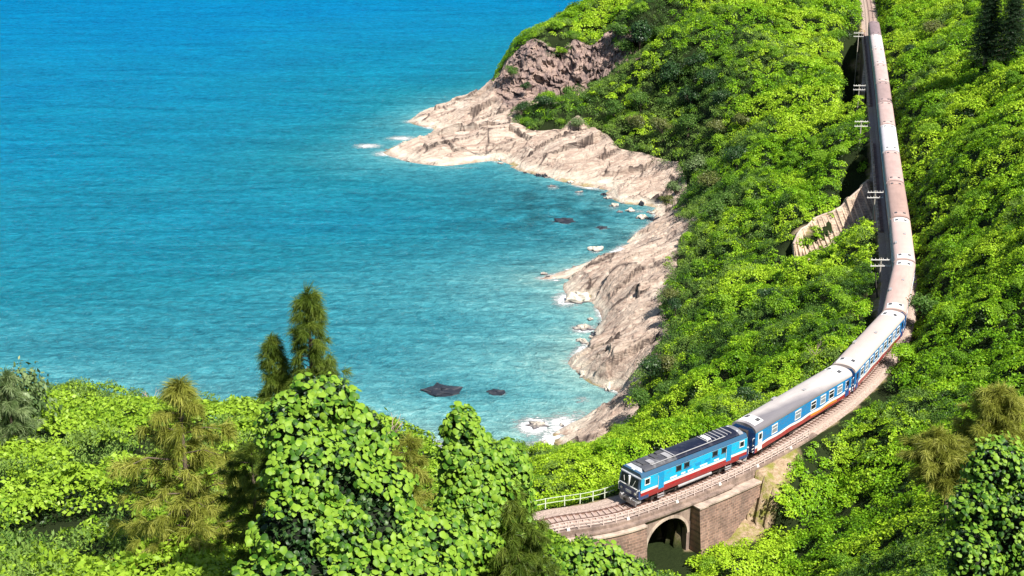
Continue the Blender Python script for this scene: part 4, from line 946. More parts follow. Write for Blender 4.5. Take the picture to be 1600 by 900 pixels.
def curved_plate(name, mat, parent, x0, x1, y0, y1, lift=.02, th=.05, wd=1.42, zc=3.28, zt=4.02, n=5):
    def zz(x): a = math.acos(max(-1, min(1, x/wd))); return zc+(zt-zc)*math.sin(a)**.82
    xs_ = np.linspace(x0, x1, n); pr = [(x, zz(x)+lift+th) for x in xs_]+[(x, zz(x)-.02) for x in xs_[::-1]]
    return MB().prism(pr, y0, y1).build(name, mat, parent)
def make_coach(L, full=True, first=False):
    r = empty('passenger_carriage'); H = L/2
    pr = [(-1.38, .98), (1.38, .98), (1.43, 1.5), (1.43, 3.27), (-1.43, 3.27), (-1.43, 1.5)]
    b = MB(); b.prism(pr, -H, H).build('body', M_COACH, r)['orange'] = 0.0
    rp = [(-1.46, 3.26)]+[(x*1.46/1.42, z+.005) for x, z in roof_prof(1.42, 3.28, 4.02, 14)][::-1]+[(1.46, 3.26)]
    MB().prism(rp, -H-.04, H+.04, 0, True).build('roof', M_GREY, r)
    for sy in (-1, 1):
        e = MB(); e.prism([(-1.40, 1.0), (1.40, 1.0), (1.40, 3.25), (1.0, 3.66), (-1.0, 3.66), (-1.40, 3.25)], sy*H, sy*(H+.05)) if sy > 0 else e.prism([(-1.40, 1.0), (1.40, 1.0), (1.40, 3.25), (1.0, 3.66), (-1.0, 3.66), (-1.40, 3.25)], -H-.05, -H)
        e.build('end_wall', M_ENDW, r)
        g = MB(); g.box((0, sy*(H+.24), 2.25), (1.15, .42, 2.2)); g.build('gangway', M_UNDER, r, bevel=.05)
        MB().box((0, sy*(H+.3), .95), (.4, .7, .3)).build('coupler', M_UNDER, r)
        curved_plate('roof_panel', M_FRAMEW, r, -1.0, 1.0, sy*(H-.35) if sy < 0 else H-2.0, sy*(H-2.0) if sy < 0 else H-.35)
        for sx in (-.62, .62): curved_plate('roof_hatch', M_GRILL, r, sx-.2, sx+.2, sy*(H-1.5)-.3, sy*(H-1.5)+.3, .05, .05)
        if full:
            for sx in (-1, 1):
                y = sy*(H+.12); loop_rail(r, [(sx*1.3, sy*H, 2.7), (sx*1.3, y+sy*.2, 2.7), (sx*1.3, y+sy*.2, 1.9), (sx*1.3, sy*H, 1.9)], .035)
                loop_rail(r, [(sx*1.3, sy*H, 1.55), (sx*1.3, y+sy*.2, 1.55), (sx*1.3, y+sy*.2, 1.2), (sx*1.3, sy*H, 1.2)], .03)
    for s_ in ((-1, 1) if full else (-1,)):
        x = s_*1.432
        if first: ws = [(H-3.6, 1.0, M_SHUT), (H-8.2, 1.1, M_SHUT), (-1.6, 1.0, None), (-3.6, 1.0, M_SHUT), (-5.4, 1.0, None), (-7.2, 1.0, M_SHUT), (-8.7, .45, M_SHUT)]
        else: ws = [(H-2.6-i*(L-5.2)/8, 1.05, M_SHUT if i % 3 == 1 else None) for i in range(9)]
        for y, w_, gl in ws: side_window(r, x, y, 2.5, w_, .92, full, gl)
        for sy in (-1, 1):
            d = MB().box((x+s_*.01, sy*(H-.85), 2.1), (.05, .8, 1.95)).build('door', M_FRAMEW if (first and sy > 0) else M_ENDW, r)
            if full: MB().box((x+s_*.035, sy*(H-.85), 2.65), (.02, .5, .6)).build('pane', M_GLASS, d); loop_rail(d, [(x+s_*.07, sy*(H-.85)+.3, 1.9), (x+s_*.07, sy*(H-.85)+.3, 2.2)], .02, 'handle')
    for sy in (-1, 1): bogie(sy*(H-3.1), r)
    u = MB(); u.box((0, 0, .78), (2.0, L-9, .38)); u.box((.75, -2, .6), (.7, 2.2, .5)); u.box((-.7, 1.6, .6), (.7, 1.7, .5)); u.build('underframe_box', M_UNDER, r)
    if full: MB().box((1.0, H-7.2, 3.93), (.3, .8, .22)).box((-.3, -1.4, 4.03), (.3, .5, .16)).build('roof_vent', M_GREY, r)
    return r
def place(root, A, B, sc=None):
    A, B = np.array(A), np.array(B); m = (A+B)/2; d = A-B
    root.location = (m[0], m[1], ZR+.04); root.rotation_euler = (0, 0, math.atan2(d[1], d[0])-math.pi/2)
# joints at equal spacing along the curve behind the first carriage
SJ = [S_J1+i*(S_END-S_J1)/13 for i in range(14)]
LC = (S_END-S_J1)/13-.75
# locomotive
LL = float(np.linalg.norm(JP[1]-JP[0]))-.9; H = LL/2
lo = empty('diesel_locomotive', label='bright blue diesel locomotive with white stripe, red skirt and dark roof leading the train', cat='locomotive')
MB().prism([(-1.36, 1.0), (1.36, 1.0), (1.42, 1.4), (1.42, 3.25), (-1.42, 3.25), (-1.42, 1.4)], -H+.25, H-.25).build('body', M_LOCO, lo)
MB().prism([(-1.43, 3.24), (-1.43, 3.30), (-1.22, 3.66), (1.22, 3.66), (1.43, 3.30), (1.43, 3.24)], -H+.3, H-.3).build('cant_rail', plain('blue_grey_cant', (.03, .10, .19), .4, 0, .3, 2), lo)
cap = [(1.22*math.cos(a), 3.64+.38*math.sin(a)) for a in np.linspace(0, math.pi, 11)]
MB().prism(cap, -H+1.2, H-5.2, 0, True).build('roof', M_NAVY, lo)
MB().prism(cap, H-5.2+.003, H-.9, 0, True).build('cab_roof', plain('worn_grey_roof', (.075, .075, .088), .5, .1, .5, 1.6, (.5, .5, .5), .4), lo)
MB().prism([(x*.96, z-.03) for x, z in cap], -H+.6, -H+1.2-.003, 0, True).build('cab_roof', plain('worn_grey_roof', (.22, .22, .24), .5, .1, .5, 1.6, (.5, .5, .5), .4), lo)
for y0, y1, x0, x1, mt in [(H-2.6, H-2.0, -.7, .0, M_GREY), (H-3.6, H-3.1, -.2, .7, M_GRILL), (H-4.8, H-4.2, -.8, .2, M_GREY), (H-4.7, H-3.9, .35, .8, M_GRILL), (H-5.1, H-4.95, -1, 1, M_GREY), (H-1.7, H-1.3, -.5, .5, M_GRILL)]:
    MB().box(((x0+x1)/2, (y0+y1)/2, 4.02), (x1-x0, y1-y0, .16)).build('roof_hatch', mt, lo)
MB().box((0, H-10.2, 4.05), (1.0, .55, .14)).build('exhaust_cover', M_FRAMEW, lo)
for k in range(7): MB().box((0, -H+2.0+k*.55, 4.0-.0), (1.5, .12, .10)).build('roof_rib', M_GREY, lo)
MB().tube([(-.9, H-2, 4.0), (-.9, -H+3, 4.0)], .05, 6).build('conduit', M_GREY, lo)
for sy in (1, -1):
    prf = [(0, 1.0), (0, 3.3), (.35, 3.62), (.9, 3.95)]
    F_ = MB(); V = []
    for sx in (-1.41, 1.41):
        V += [(sx, sy*(H-.25), .98), (sx, sy*(H), 1.1), (sx, sy*(H+.02), 2.1), (sx*.97, sy*(H-.22), 3.2), (sx*.88, sy*(H-.55), 3.6), (sx*.5, sy*(H-.95), 3.95), (sx*.5, sy*(H-1.3), 3.9), (sx, sy*(H-1.3), 3.2), (sx, sy*(H-1.3), .98)]
    F_.add(V, [(i, i+1, 9+i+1, 9+i) for i in range(8)]+[tuple(range(9)), tuple(range(9, 18)), (8, 0, 9, 17)]); cf_ = F_.build('cab', M_FRONT, lo)
    for sx in (-1, 1):
        a = MB().add([(sx*.10, sy*(H-.01), 2.22), (sx*1.22, sy*(H-.01), 2.22), (sx*1.16, sy*(H-.20), 3.08), (sx*.10, sy*(H-.20), 3.08), (sx*.10, sy*(H-.12), 2.22), (sx*1.22, sy*(H-.12), 2.22), (sx*1.16, sy*(H-.31), 3.08), (sx*.10, sy*(H-.31), 3.08)], [(0, 1, 2, 3), (4, 5, 6, 7), (0, 1, 5, 4), (1, 2, 6, 5), (2, 3, 7, 6), (3, 0, 4, 7)])
        for v_i in range(4): x_, y_, z_ = a.v[v_i]; a.v[v_i] = (x_, y_+sy*.035, z_)
        a.build('windscreen', M_GLASS, lo)
        MB().tube([(sx*.55, sy*(H+.06), 2.18), (sx*.8, sy*(H-.08), 2.85)], .02, 5).build('wiper', M_FRAMEW, lo)
        h = MB().tube([(sx*.95, sy*(H-.1), 1.55), (sx*.95, sy*(H+.09), 1.55)], .15, 14).build('headlight', M_GREY, lo)
        MB().tube([(sx*.95, sy*(H+.09), 1.55), (sx*.95, sy*(H+.11), 1.55)], .115, 14).build('lens', M_LAMP, h)
        MB().tube([(sx*.62, sy*(H), 1.05), (sx*.62, sy*(H+.42), 1.02)], .07, 8).tube([(sx*.62, sy*(H+.42), 1.02), (sx*.62, sy*(H+.5), 1.02)], .2, 12).build('buffer', M_GREY, lo)
        loop_rail(lo, [(sx*1.3, sy*(H-.02), 1.2), (sx*1.3, sy*(H+.14), 1.25), (sx*1.3, sy*(H+.14), 2.0), (sx*1.3, sy*(H-.02), 2.05)], .028)
        loop_rail(lo, [(sx*.35, sy*H, 2.12), (sx*.35, sy*(H+.1), 2.14), (sx*1.15, sy*(H+.1), 2.14), (sx*1.15, sy*H, 2.12)], .025)
    MB().box((0, sy*(H-.04), 2.65), (.14, .2, .95)).build('centre_pillar', M_FRAMEW, lo)
    MB().box((0, sy*(H-.5), 3.66), (.34, .2, .16)).build('marker_lamp', M_LAMP, lo)
    MB().box((0, sy*(H+.03), 1.5), (.75, .05, .26)).build('number_plate', M_FRAMEW, lo)
    MB().box((0, sy*(H-.25), .78), (2.5, .5, .45)).box((0, sy*(H+.05), .55), (2.2, .12, .55), top=1.08).build('pilot', M_GREY, lo, bevel=.03)
    MB().box((0, sy*(H+.25), .8), (.34, .55, .3)).build('coupler', M_UNDER, lo)
for sx in (-1, 1):
    x = sx*1.42
    for y, w_, h_ in ((H-1.05, .62, .62), (-H+1.05, .62, .62)): side_window(lo, x, y, 2.75, w_, h_, mid=False)
    for y in (H-5.2, H-10.2, -H+8.8, -H+3.6):
        side_window(lo, x, y, 2.86, .66, .55, mid=False).data.materials[0] = M_GRILL
    for y in (H-2.9, -H+2.9):
        d = MB().box((x+sx*.006, y, 2.32), (.03, .72, 1.75)).build('door', plain('blue_door', (.008, .28, .55), .35, 0, .25, 2), lo); loop_rail(d, [(x+sx*.05, y+.42, 1.95), (x+sx*.05, y+.42, 2.9)], .022, 'handrail')
        MB().tube([(x, y-.4, .5), (x, y-.4, 1.05)], .025, 5).tube([(x, y+.4, .5), (x, y+.4, 1.05)], .025, 5).box((x, y, .55), (.18, .8, .04)).box((x, y, .8), (.18, .8, .04)).build('step', M_GREY, lo)
    for y in np.arange(-H+4.6, H-5.6, 1.3):
        if sx > 0 or True:
            g = MB()
            for k in range(4): g.box((x+sx*.012, y, 2.35+k*.09), (.03, .8, .035))
            g.build('louvre', plain('louvre_blue', (.01, .22, .46), .5, 0, .2, 2) if False else M_CY if 'M_CY' in globals() else globals().setdefault('M_CY', plain('louvre_blue', (.01, .24, .48), .45, 0, .2, 2)), lo)
    for k, (yy, ww) in enumerate([(3.0, .9), (1.7, .55), (.7, .75), (-1.1, 1.0), (-2.9, .7)]):
        MB().box((x+sx*.010, -yy*sx*-1 if False else yy, 2.12), (.02, ww, .16)).build('side_lettering', M_LETTER, lo)
for y in (H-3.7, -H+3.7): bogie(y, lo, (-1.6, 0, 1.6), .5)
u = MB(); u.box((0, 0, .72), (2.3, LL-12.5, .62)); u.build('fuel_tank', M_UNDER, lo, bevel=.08)
for sx in (-1, 1): MB().tube([(sx*1.22, -2.4, .75), (sx*1.22, 2.2, .75)], .17, 10).build('air_tank', M_GREY, lo)
place(lo, JP[0], JP[1])
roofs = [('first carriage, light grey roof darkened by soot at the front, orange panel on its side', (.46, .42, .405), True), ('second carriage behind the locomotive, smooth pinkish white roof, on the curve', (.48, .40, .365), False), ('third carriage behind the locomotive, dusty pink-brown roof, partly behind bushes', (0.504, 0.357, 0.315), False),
         ('fourth carriage behind the locomotive, pale dusty pink roof on the straight', (0.525, 0.388, 0.35), False), ('fifth carriage, brown roof, just above the pale pink one', (0.378, 0.257, 0.223), False), ('sixth carriage, rose-brown roof beside the nearer gully', (0.448, 0.315, 0.287), False), ('seventh carriage, whitest roof of the far part of the train', (.56, .53, .55), False),
         ('eighth carriage, dusty rose roof just beyond the whitest one', (0.462, 0.336, 0.308), False), ('ninth carriage, darker mauve-brown roof with a tree shadow', (0.338, 0.243, 0.23), False), ('tenth carriage, greyish pink roof beside the foot of the farther gully', (0.459, 0.351, 0.324), False), ('eleventh carriage, light pinkish grey roof', (0.525, 0.425, 0.4), False), ('twelfth carriage, pale roof next to the last one', (0.552, 0.48, 0.468), False), ('last carriage of the train, dark mauve roof', (0.24, 0.174, 0.18), False)]
c1 = make_coach(LC, True, True); c2 = make_coach(LC, True, False); c4 = make_coach(LC, False, False); index_kids()
cars = [c1, c2, copy_tree(c2), copy_tree(c2), c4]+[copy_tree(c4) for _ in range(8)]
index_kids()
for i, (o, (lb, col, soot)) in enumerate(zip(cars, roofs)):
    place(o, tp(SJ[i]+.0), tp(SJ[i+1])); tag(o, lb, 'train carriage', 'carriages of the train')
    for ch in KIDS[o.name]:
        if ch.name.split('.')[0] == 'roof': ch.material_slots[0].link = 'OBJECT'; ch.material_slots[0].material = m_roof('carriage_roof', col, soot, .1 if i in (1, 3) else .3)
        if ch.name.split('.')[0] == 'body': ch['orange'] = 1.0 if i == 0 else 0.0
        if ch.name.split('.')[0] == 'roof_panel' and i > 3 and i not in (6,): ch.material_slots[0].link = 'OBJECT'; ch.material_slots[0].material = m_roof('roof_panel_paint', tuple(x*1.15 for x in col), False, .3)

# ================================================================ POLES
def pole(px, py, zt, wid, label):
    q = PZ(px, py, zt); g = float(ground(np.array([q[0]]), np.array([q[1]]))[0][0]); g = min(g, zt-3); h = zt-g
    o = empty('utility_pole', (q[0], q[1], g-.3), label=label, cat='utility pole', group='utility poles beside the railway')
    MB().tube([(0, 0, 0), (0, 0, h+.3)], [.16, .10], 8).build('post', M_POLE, o)
    for dz in (0.05, .95):
        MB().box((0, -.1, h+.1-dz), (wid, .10, .10)).build('crossarm', M_WHITE, o)
        for k in range(6):
            x = (k-2.5)/2.5*wid*.46; MB().tube([(x, -.1, h+.17-dz), (x, -.1, h+.36-dz)], .045, 6).build('insulator', M_WHITE, o)
M_POLE = plain('weathered_pole', (.40, .36, .30), .85, 0, .4, 2)
for t in [(1333, 15, 34, 2.6, 'utility pole with white crossarms farthest up the line'), (1342, 50, 34, 2.6, 'utility pole beside the top of the farther gully'), (1343, 132, 33, 2.6, 'utility pole at the foot of the farther gully'), (1346, 188, 33, 2.6, 'utility pole on the bare strip between the two gullies'),
          (1368, 298, 33, 2.6, 'utility pole in front of the nearer dark gully'), (1377, 403, 33, 2.9, 'utility pole nearest the curve, left of the pale roofed carriage')]: pole(*t)
q = ground1(1371, 466); tag(MB().tube([(0, 0, -.3), (-.5, .4, 3.4)], [.12, .08], 7).build('leaning_post', M_UNDER, None, tuple(q)), 'short dark leaning post in the grass above the bare patch by the curve', 'post')

# ================================================================ SHRUBS, TREES, CLIMBERS
def m_bark():
    return plain('bark', (.15, .11, .08), .95, 0, .5, 6, (.05, .04, .03), .4, .4)
M_BARK = m_bark(); M_DEAD = plain('dead_twigs', (.42, .33, .26), .9, 0, .3, 5)
M_CORE = plain('shade_core', (.008, .014, .005), 1, 0, .5, 3, (.02, .018, .01), .4)  # near-black core colour paints the shade between climber leaves
M_PALE = leaf_mat('pale_leaf', ((.035, .075, .02), (.12, .19, .06), (.30, .37, .17)), trans=.2)
M_OLIVE = leaf_mat('olive_leaf', ((.03, .05, .012), (.11, .14, .03), (.24, .23, .08)), trans=.2)
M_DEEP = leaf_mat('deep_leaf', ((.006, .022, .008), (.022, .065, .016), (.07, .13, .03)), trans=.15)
def crown_mesh(seed, R, H, n, L, lobes=7, wide=.6):
    r = np.random.default_rng(seed); V = []; F = []; lv = []; off = 0
    for k in range(lobes):
        a = r.uniform(0, 6.28); rr = R*r.uniform(.15, .62)*(k > 0); c_ = np.array([rr*math.cos(a), rr*math.sin(a), H*r.uniform(.35, .75)]); s_ = R*r.uniform(.38, .6)
        m = n//lobes; d = r.normal(0, 1, (m, 3)); d /= np.linalg.norm(d, axis=1)[:, None]; d[:, 2] = np.where(d[:, 2] < -.3, -d[:, 2], d[:, 2])
        rad = s_*r.uniform(.6, 1.08, m)*(1+.28*np.sin(d[:, 0]*7+k)*np.sin(d[:, 1]*6+d[:, 2]*5))
        P = c_+d*rad[:, None]*np.array([1, 1, .8])
        nn = d*.7+r.normal(0, .45, (m, 3))+np.array([0, 0, .35]); nn /= np.linalg.norm(nn, axis=1)[:, None]
        t = np.cross(nn, r.normal(0, 1, (m, 3))); t /= np.linalg.norm(t, axis=1)[:, None]; b = np.cross(nn, t); l = L*r.uniform(.6, 1.3, m)[:, None]
        V.append(np.stack([P-t*l*.5, P+b*l*wide*.45-nn*l*.1, P+t*l*.5, P-b*l*wide*.45-nn*l*.1], 1).reshape(-1, 3)); F.append(np.arange(4*m).reshape(-1, 4)+off); off += 4*m
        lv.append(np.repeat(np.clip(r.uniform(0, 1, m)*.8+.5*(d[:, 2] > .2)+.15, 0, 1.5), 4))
    me = npmesh('crown', np.concatenate(V), np.concatenate(F)); fattr(me, 'lv', np.concatenate(lv)); return me
CROWNS = [crown_mesh(200+i, 1.0, 1.35, 2100, .115, 6+i % 3, .62) for i in range(5)]
for m_ in CROWNS: m_.materials.append(M_DEEP)
def trunk_mesh(seed, R=1.0, H=1.35):
    r = random.Random(seed); m = MB(); m.tube([(0, 0, -.5), (.05, 0, .25), (.02, .03, .75)], [.08, .06, .03], 6)
    for k in range(5):
        a = r.uniform(0, 6.28); m.tube([(0, 0, .1+.08*k), (.3*math.cos(a), .3*math.sin(a), .5), (.55*math.cos(a), .55*math.sin(a), .75+r.uniform(0, .2))], [.035, .025, .012], 5)
    me = m.mesh('trunk'); me.materials.append(M_BARK); return me
TRUNKS = [trunk_mesh(i) for i in range(3)]
k_shrub = 0
def shrub(px, py, R, mat, label, group=None, z=None, D=None, hs=1.0, name='shrub', cat='shrub', lift=0.0):
    """shrub whose crown centre shows at px, py"""
    global k_shrub
    if D is not None: c_ = PD(px, py, D)
    elif z is not None: c_ = PZ(px, py, z)
    else:
        g = ground1(px, py); c_ = g+np.array([0, 0, 0]); x, dy, dz = ray(px, py)
        c_ = g-np.array([x, dy, dz])*(R*.9)            # step back toward the viewer so the crown stands on the soil below
    g = float(ground(np.array([c_[0]]), np.array([c_[1]]))[0][0]); zb = max(g, .3)+(.55*float(canopy(np.array([c_[0]]), np.array([c_[1]]))[0]) if mat is not M_PALE else .2)
    if D is not None or z is not None: zb = c_[2]-R*.75*hs
    o = empty(name, (c_[0], c_[1], zb+lift), random.uniform(0, 6.28), label=label, cat=cat, group=group); o.scale = (R, R, R*hs)
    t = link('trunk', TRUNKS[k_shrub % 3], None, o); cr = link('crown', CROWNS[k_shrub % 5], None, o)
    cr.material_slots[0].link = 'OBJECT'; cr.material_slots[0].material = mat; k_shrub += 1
    if g < zb: t.scale = (1, 1, 1); 
    return o
S_ = [  # px, py, radius, material, label
 (1000, 25, 5.5, M_DEEP, 'very dark tree at the top of the headland hill, left of the bright creeper'), (965, 45, 3.6, M_SCRUB, 'dark shrub at the upper edge of the purple cliff'), (1035, 55, 3.6, M_SCRUB, 'dark green shrub below the very dark hilltop tree'),
 (975, 70, 3.2, M_SCRUB, 'shrub hanging over the right end of the purple cliff'), (800, 120, 2.6, M_SCRUB, 'green bush on the left face of the headland cliff'), (822, 148, 1.8, M_DEEP, 'small dark bush under the green one on the headland cliff'),
 (815, 180, 2.6, M_DEEP, 'dark bush at the left foot of the cliff above the pale shelf'), (850, 175, 3.2, M_DEEP, 'dark green bush second from the left above the pale shelf'), (890, 165, 3.2, M_SCRUB, 'mid green bush below the cliff, third from the left'), (930, 150, 3.2, M_SCRUB, 'green bush below the right half of the cliff'),
 (960, 185, 3.6, M_SCRUB, 'rounded green bush over the notch in the shelf edge'), (905, 195, 2.4, M_PALE, 'small pale green bush on top of the rock notch'), (1000, 160, 3.6, M_SCRUB, 'leafy bush between the cliff and the dark thicket'), (990, 205, 3.2, M_OLIVE, 'olive bush just above the pink shelf'), (1035, 215, 3.4, M_OLIVE, 'olive brown bush above the right part of the pink shelf'),
 (1050, 115, 4.6, M_DEEP, 'largest nearly black tree of the dark thicket'), (1085, 105, 3.8, M_DEEP, 'nearly black tree at the top right of the dark thicket'), (1110, 135, 3.8, M_DEEP, 'dark tree on the right side of the thicket'), (1080, 160, 4.0, M_DEEP, 'dark tree in the middle of the thicket'), (1125, 165, 3.0, M_DEEP, 'dark tree at the lower right of the thicket'),
 (1040, 165, 3.2, M_SCRUB, 'green tree at the left of the dark thicket'), (1075, 205, 3.4, M_SCRUB, 'green tree under the dark thicket'), (1120, 215, 3.0, M_OLIVE, 'olive shrub with twigs under the thicket, to its right'), (1055, 300, 2.6, M_PALE, 'grey green bush at the bend of the cove shore'), (1085, 265, 3.2, M_PALE, 'grey green bush uphill of the cove bend'), (1040, 335, 2.2, M_OLIVE, 'olive bush between the two rock slabs at the cove head'),
 (1110, 300, 3.0, M_OLIVE, 'olive shrub on the slope right of the cove bend'), (1150, 265, 3.2, M_DEEP, 'dark shrub in the hollow of the middle slope'), (1160, 200, 2.8, M_OLIVE, 'greyish shrub in the bright slope right of the thicket'), (1110, 350, 2.8, M_SCRUB, 'dark green shrub above the end of the long rock slab'), (1175, 240, 2.8, M_SCRUB, 'green shrub high in the middle slope'), (1130, 325, 2.8, M_SCRUB, 'green shrub below the hollow of the middle slope'),
 (1045, 480, 2.0, M_OLIVE, 'brown olive bush growing down over the middle of the rock slab'), (1055, 500, 1.8, M_DEEP, 'small dark bush below the brown olive one on the slab'), (1015, 600, 2.6, M_DEEP, 'dark bush at the edge of the lowest slab'), (1040, 590, 2.2, M_OLIVE, 'brownish bush beside the dark one at the lowest slab'), (1000, 645, 2.2, M_SCRUB, 'green bush above the locomotive, at the rock edge'), (1040, 640, 2.2, M_SCRUB, 'dark leafy bush left of the first carriage, uphill of the rock'),
 (960, 690, 1.2, M_OLIVE, 'small brown bush at the foot of the lowest slab'), (1200, 490, 2.4, M_DEEP, 'dark bush in the hollow of the bright slope left of the curve'), (1170, 640, 2.0, M_DEEP, 'dark bush behind the front end of the first carriage'), (1440, 505, 2.8, M_SCRUB, 'round green bush on the inside of the curve, right of the second carriage'), (1410, 570, 2.0, M_VINE, 'bright bush hiding the lower side of the second carriage'),
 (1425, 100, 2.4, M_DEEP, 'dark bush leaning to the train right of the farther gully'), (1430, 165, 2.0, M_OLIVE, 'brownish bush beside the dark tree, right of the ninth carriage'), (1345, 250, 1.4, M_OLIVE, 'small olive bush at the upper end of the nearer gully'), (1460, 60, 3.0, M_OLIVE, 'olive tree right of the tail of the train'), (1530, 110, 3.0, M_SCRUB, 'green tree below the dark conifer'),
 (120, 640, 1.0, M_DEEP, 'dark twiggy shrub on the left skyline against the sea'), (150, 632, .8, M_OLIVE, 'brownish shrub next to the dark one on the left skyline'), (310, 640, .9, M_OLIVE, 'brown twiggy shrub on the skyline behind the drooping casuarina')]
for px, py, R, mt, lb in S_: shrub(px, py, R, mt, lb, 'shrubs and small trees on the hillside', D=80 if px < 400 else None)
shrub(2, 640, 2.6, M_PALE, 'pale leafy tree cut off by the left picture edge', None, D=66, hs=1.5, name='leafy_tree', cat='tree')

# broad-leaved climber towers
def leaf_mesh(seed, L=1.0):
    r = random.Random(seed); w_ = .44+r.uniform(-.04, .04)
    V = [(0, -.42, .0), (-w_*.7, -.36, -.05), (-w_, .0, -.10), (-w_*.62, .3, -.06), (0, .52, -.10), (w_*.62, .3, -.06), (w_, .0, -.10), (w_*.7, -.36, -.05), (0, -.02, .07)]
    F = [(8, i, i+1) for i in range(7)]+[(8, 7, 0)]
    me = bpy.data.meshes.new('leaf'); me.from_pydata(V, [], F); me.update(); fattr(me, 'lv', [r.uniform(.05, 1.0)]*9); me.materials.append(M_VINEBIG); return me
LEAVES = [leaf_mesh(i) for i in range(8)]
def leaf_np(i):
    me = LEAVES[i]; return (np.array([v.co[:] for v in me.vertices]), np.array([p.vertices[:] for p in me.polygons]), np.array([d.value for d in me.attributes['lv'].data]))
def pxm(P): return FPX/(P[1]*CT-(P[2]-CZ)*ST)
def climber(name, blobs, Ls, nleaf, label, cat, seed, npart=300, mat=None):
    """blobs: px, py, D, rx px, ry px, depth m"""
    r = np.random.default_rng(seed); B = []
    for px, py, D, rx, ry, rd_ in blobs:
        c_ = PD(px, py, D); k = pxm(c_); B.append((c_, np.array([rx/k, rd_, ry/k])))
    base = B[-1][0].copy(); base[2] -= B[-1][1][2]
    o = empty(name, tuple(base), label=label, cat=cat)
    area = [b[1][0]*b[1][2] for b in B]; P = []; Nn = []
    for (c_, s_), a in zip(B, area):
        m = int(nleaf*a/sum(area)); d = r.normal(0, 1, (m, 3)); d /= np.linalg.norm(d, axis=1)[:, None]; d[:, 1] = np.where(r.uniform(0, 1, m) < .6, -np.abs(d[:, 1]), d[:, 1])
        lump = 1+.22*(vn(d[:, 0]*2.6+c_[0], d[:, 2]*3+c_[2]+d[:, 1], 7)-.5)*2
        P.append(c_+d*s_*lump[:, None]*r.uniform(.9, 1.05, (m, 1))); nn = d/s_; Nn.append(nn/np.linalg.norm(nn, axis=1)[:, None])
    P = np.concatenate(P); Nn = np.concatenate(Nn); ok = np.ones(len(P), bool)
    for c_, s_ in B: ok &= ((((P-c_)/s_)**2).sum(1) > .62)
    gapn = vn((P[:, 0]+P[:, 1]*.5)*1.4, P[:, 2]*1.5, seed) ; ok &= gapn > (.17 if seed != 12 else .08)
    P, Nn = P[ok], Nn[ok]
    tow = np.array([0, 0, CZ])-P; tow /= np.linalg.norm(tow, axis=1)[:, None]
    rots = []; nrm = Nn*.55+np.array([.25, -.25, .65])*.9+r.normal(0, .33, P.shape); nrm /= np.linalg.norm(nrm, axis=1)[:, None]
    tip = np.array([0, -.3, -1.0])+Nn*.3+r.normal(0, .5, P.shape)
    eul = np.zeros(P.shape)
    for i in range(len(P)):
        zz = Vector(nrm[i]); yy = Vector(tip[i]); yy = (yy-zz*yy.dot(zz)).normalized(); xx = yy.cross(zz)
        eul[i] = Matrix((xx, yy, zz)).transposed().to_euler()[:]
    sc = Ls*(.4+1.05*r.uniform(0, 1, len(P))**.8); vis_ = (Nn*tow).sum(1); px, py, dep = proj(P)
    score = vis_*sc+((px > 0) & (px < 1600) & (py < 900))*5*(vis_ > .1); order = np.argsort(-score)
    parts = order[:npart*2:2][:npart]; rest = np.setdiff1d(np.arange(len(P)), parts)
    for i in parts:
        l = link('leaf', LEAVES[int(r.integers(0, 8))]); l.location = tuple(P[i]-base); l.rotation_euler = tuple(eul[i]); l.scale = (sc[i],)*3; l.parent = o
    f = scatter('foliage', [leaf_np(i) for i in range(8)], P[rest]-base, eul[rest], sc[rest], np.clip(.3+r.normal(0, .2, len(rest)), 0, 1), [M_VINEBIG], o); f['kind'] = 'stuff'
    # inner leaves darkened and a near-black core, painting the climber's inner shade
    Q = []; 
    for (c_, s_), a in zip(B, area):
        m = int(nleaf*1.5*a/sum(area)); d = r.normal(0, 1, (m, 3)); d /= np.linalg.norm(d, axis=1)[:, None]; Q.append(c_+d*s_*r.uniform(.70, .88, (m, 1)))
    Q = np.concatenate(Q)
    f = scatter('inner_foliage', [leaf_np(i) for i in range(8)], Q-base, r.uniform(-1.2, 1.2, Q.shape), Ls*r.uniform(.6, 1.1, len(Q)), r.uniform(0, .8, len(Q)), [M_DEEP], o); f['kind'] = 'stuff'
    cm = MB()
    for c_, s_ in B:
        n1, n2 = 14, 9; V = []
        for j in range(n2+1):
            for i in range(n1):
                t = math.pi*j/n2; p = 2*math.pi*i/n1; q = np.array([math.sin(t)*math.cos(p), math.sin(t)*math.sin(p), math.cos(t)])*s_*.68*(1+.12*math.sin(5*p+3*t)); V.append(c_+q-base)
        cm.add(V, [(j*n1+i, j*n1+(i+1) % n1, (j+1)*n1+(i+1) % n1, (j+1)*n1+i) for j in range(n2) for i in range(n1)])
    link('inner_shade_core', cm.mesh('inner_shade_core'), M_CORE, o)
    return o
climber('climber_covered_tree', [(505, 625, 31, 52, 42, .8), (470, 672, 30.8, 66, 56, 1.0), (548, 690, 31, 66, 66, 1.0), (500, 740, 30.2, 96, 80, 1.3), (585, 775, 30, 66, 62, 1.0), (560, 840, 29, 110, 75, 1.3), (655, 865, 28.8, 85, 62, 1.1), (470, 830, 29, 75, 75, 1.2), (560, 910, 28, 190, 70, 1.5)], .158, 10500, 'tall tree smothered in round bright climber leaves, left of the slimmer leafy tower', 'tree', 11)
climber('climber_covered_tree', [(722, 672, 33, 32, 40, .55), (735, 725, 32.8, 50, 55, .8), (790, 735, 33, 38, 50, .7), (755, 780, 32.5, 68, 55, 1.0), (728, 835, 32, 60, 60, 1.0)], .155, 4600, 'slimmer twin-lobed tower of climber leaves in front of the small beach', 'tree', 12)
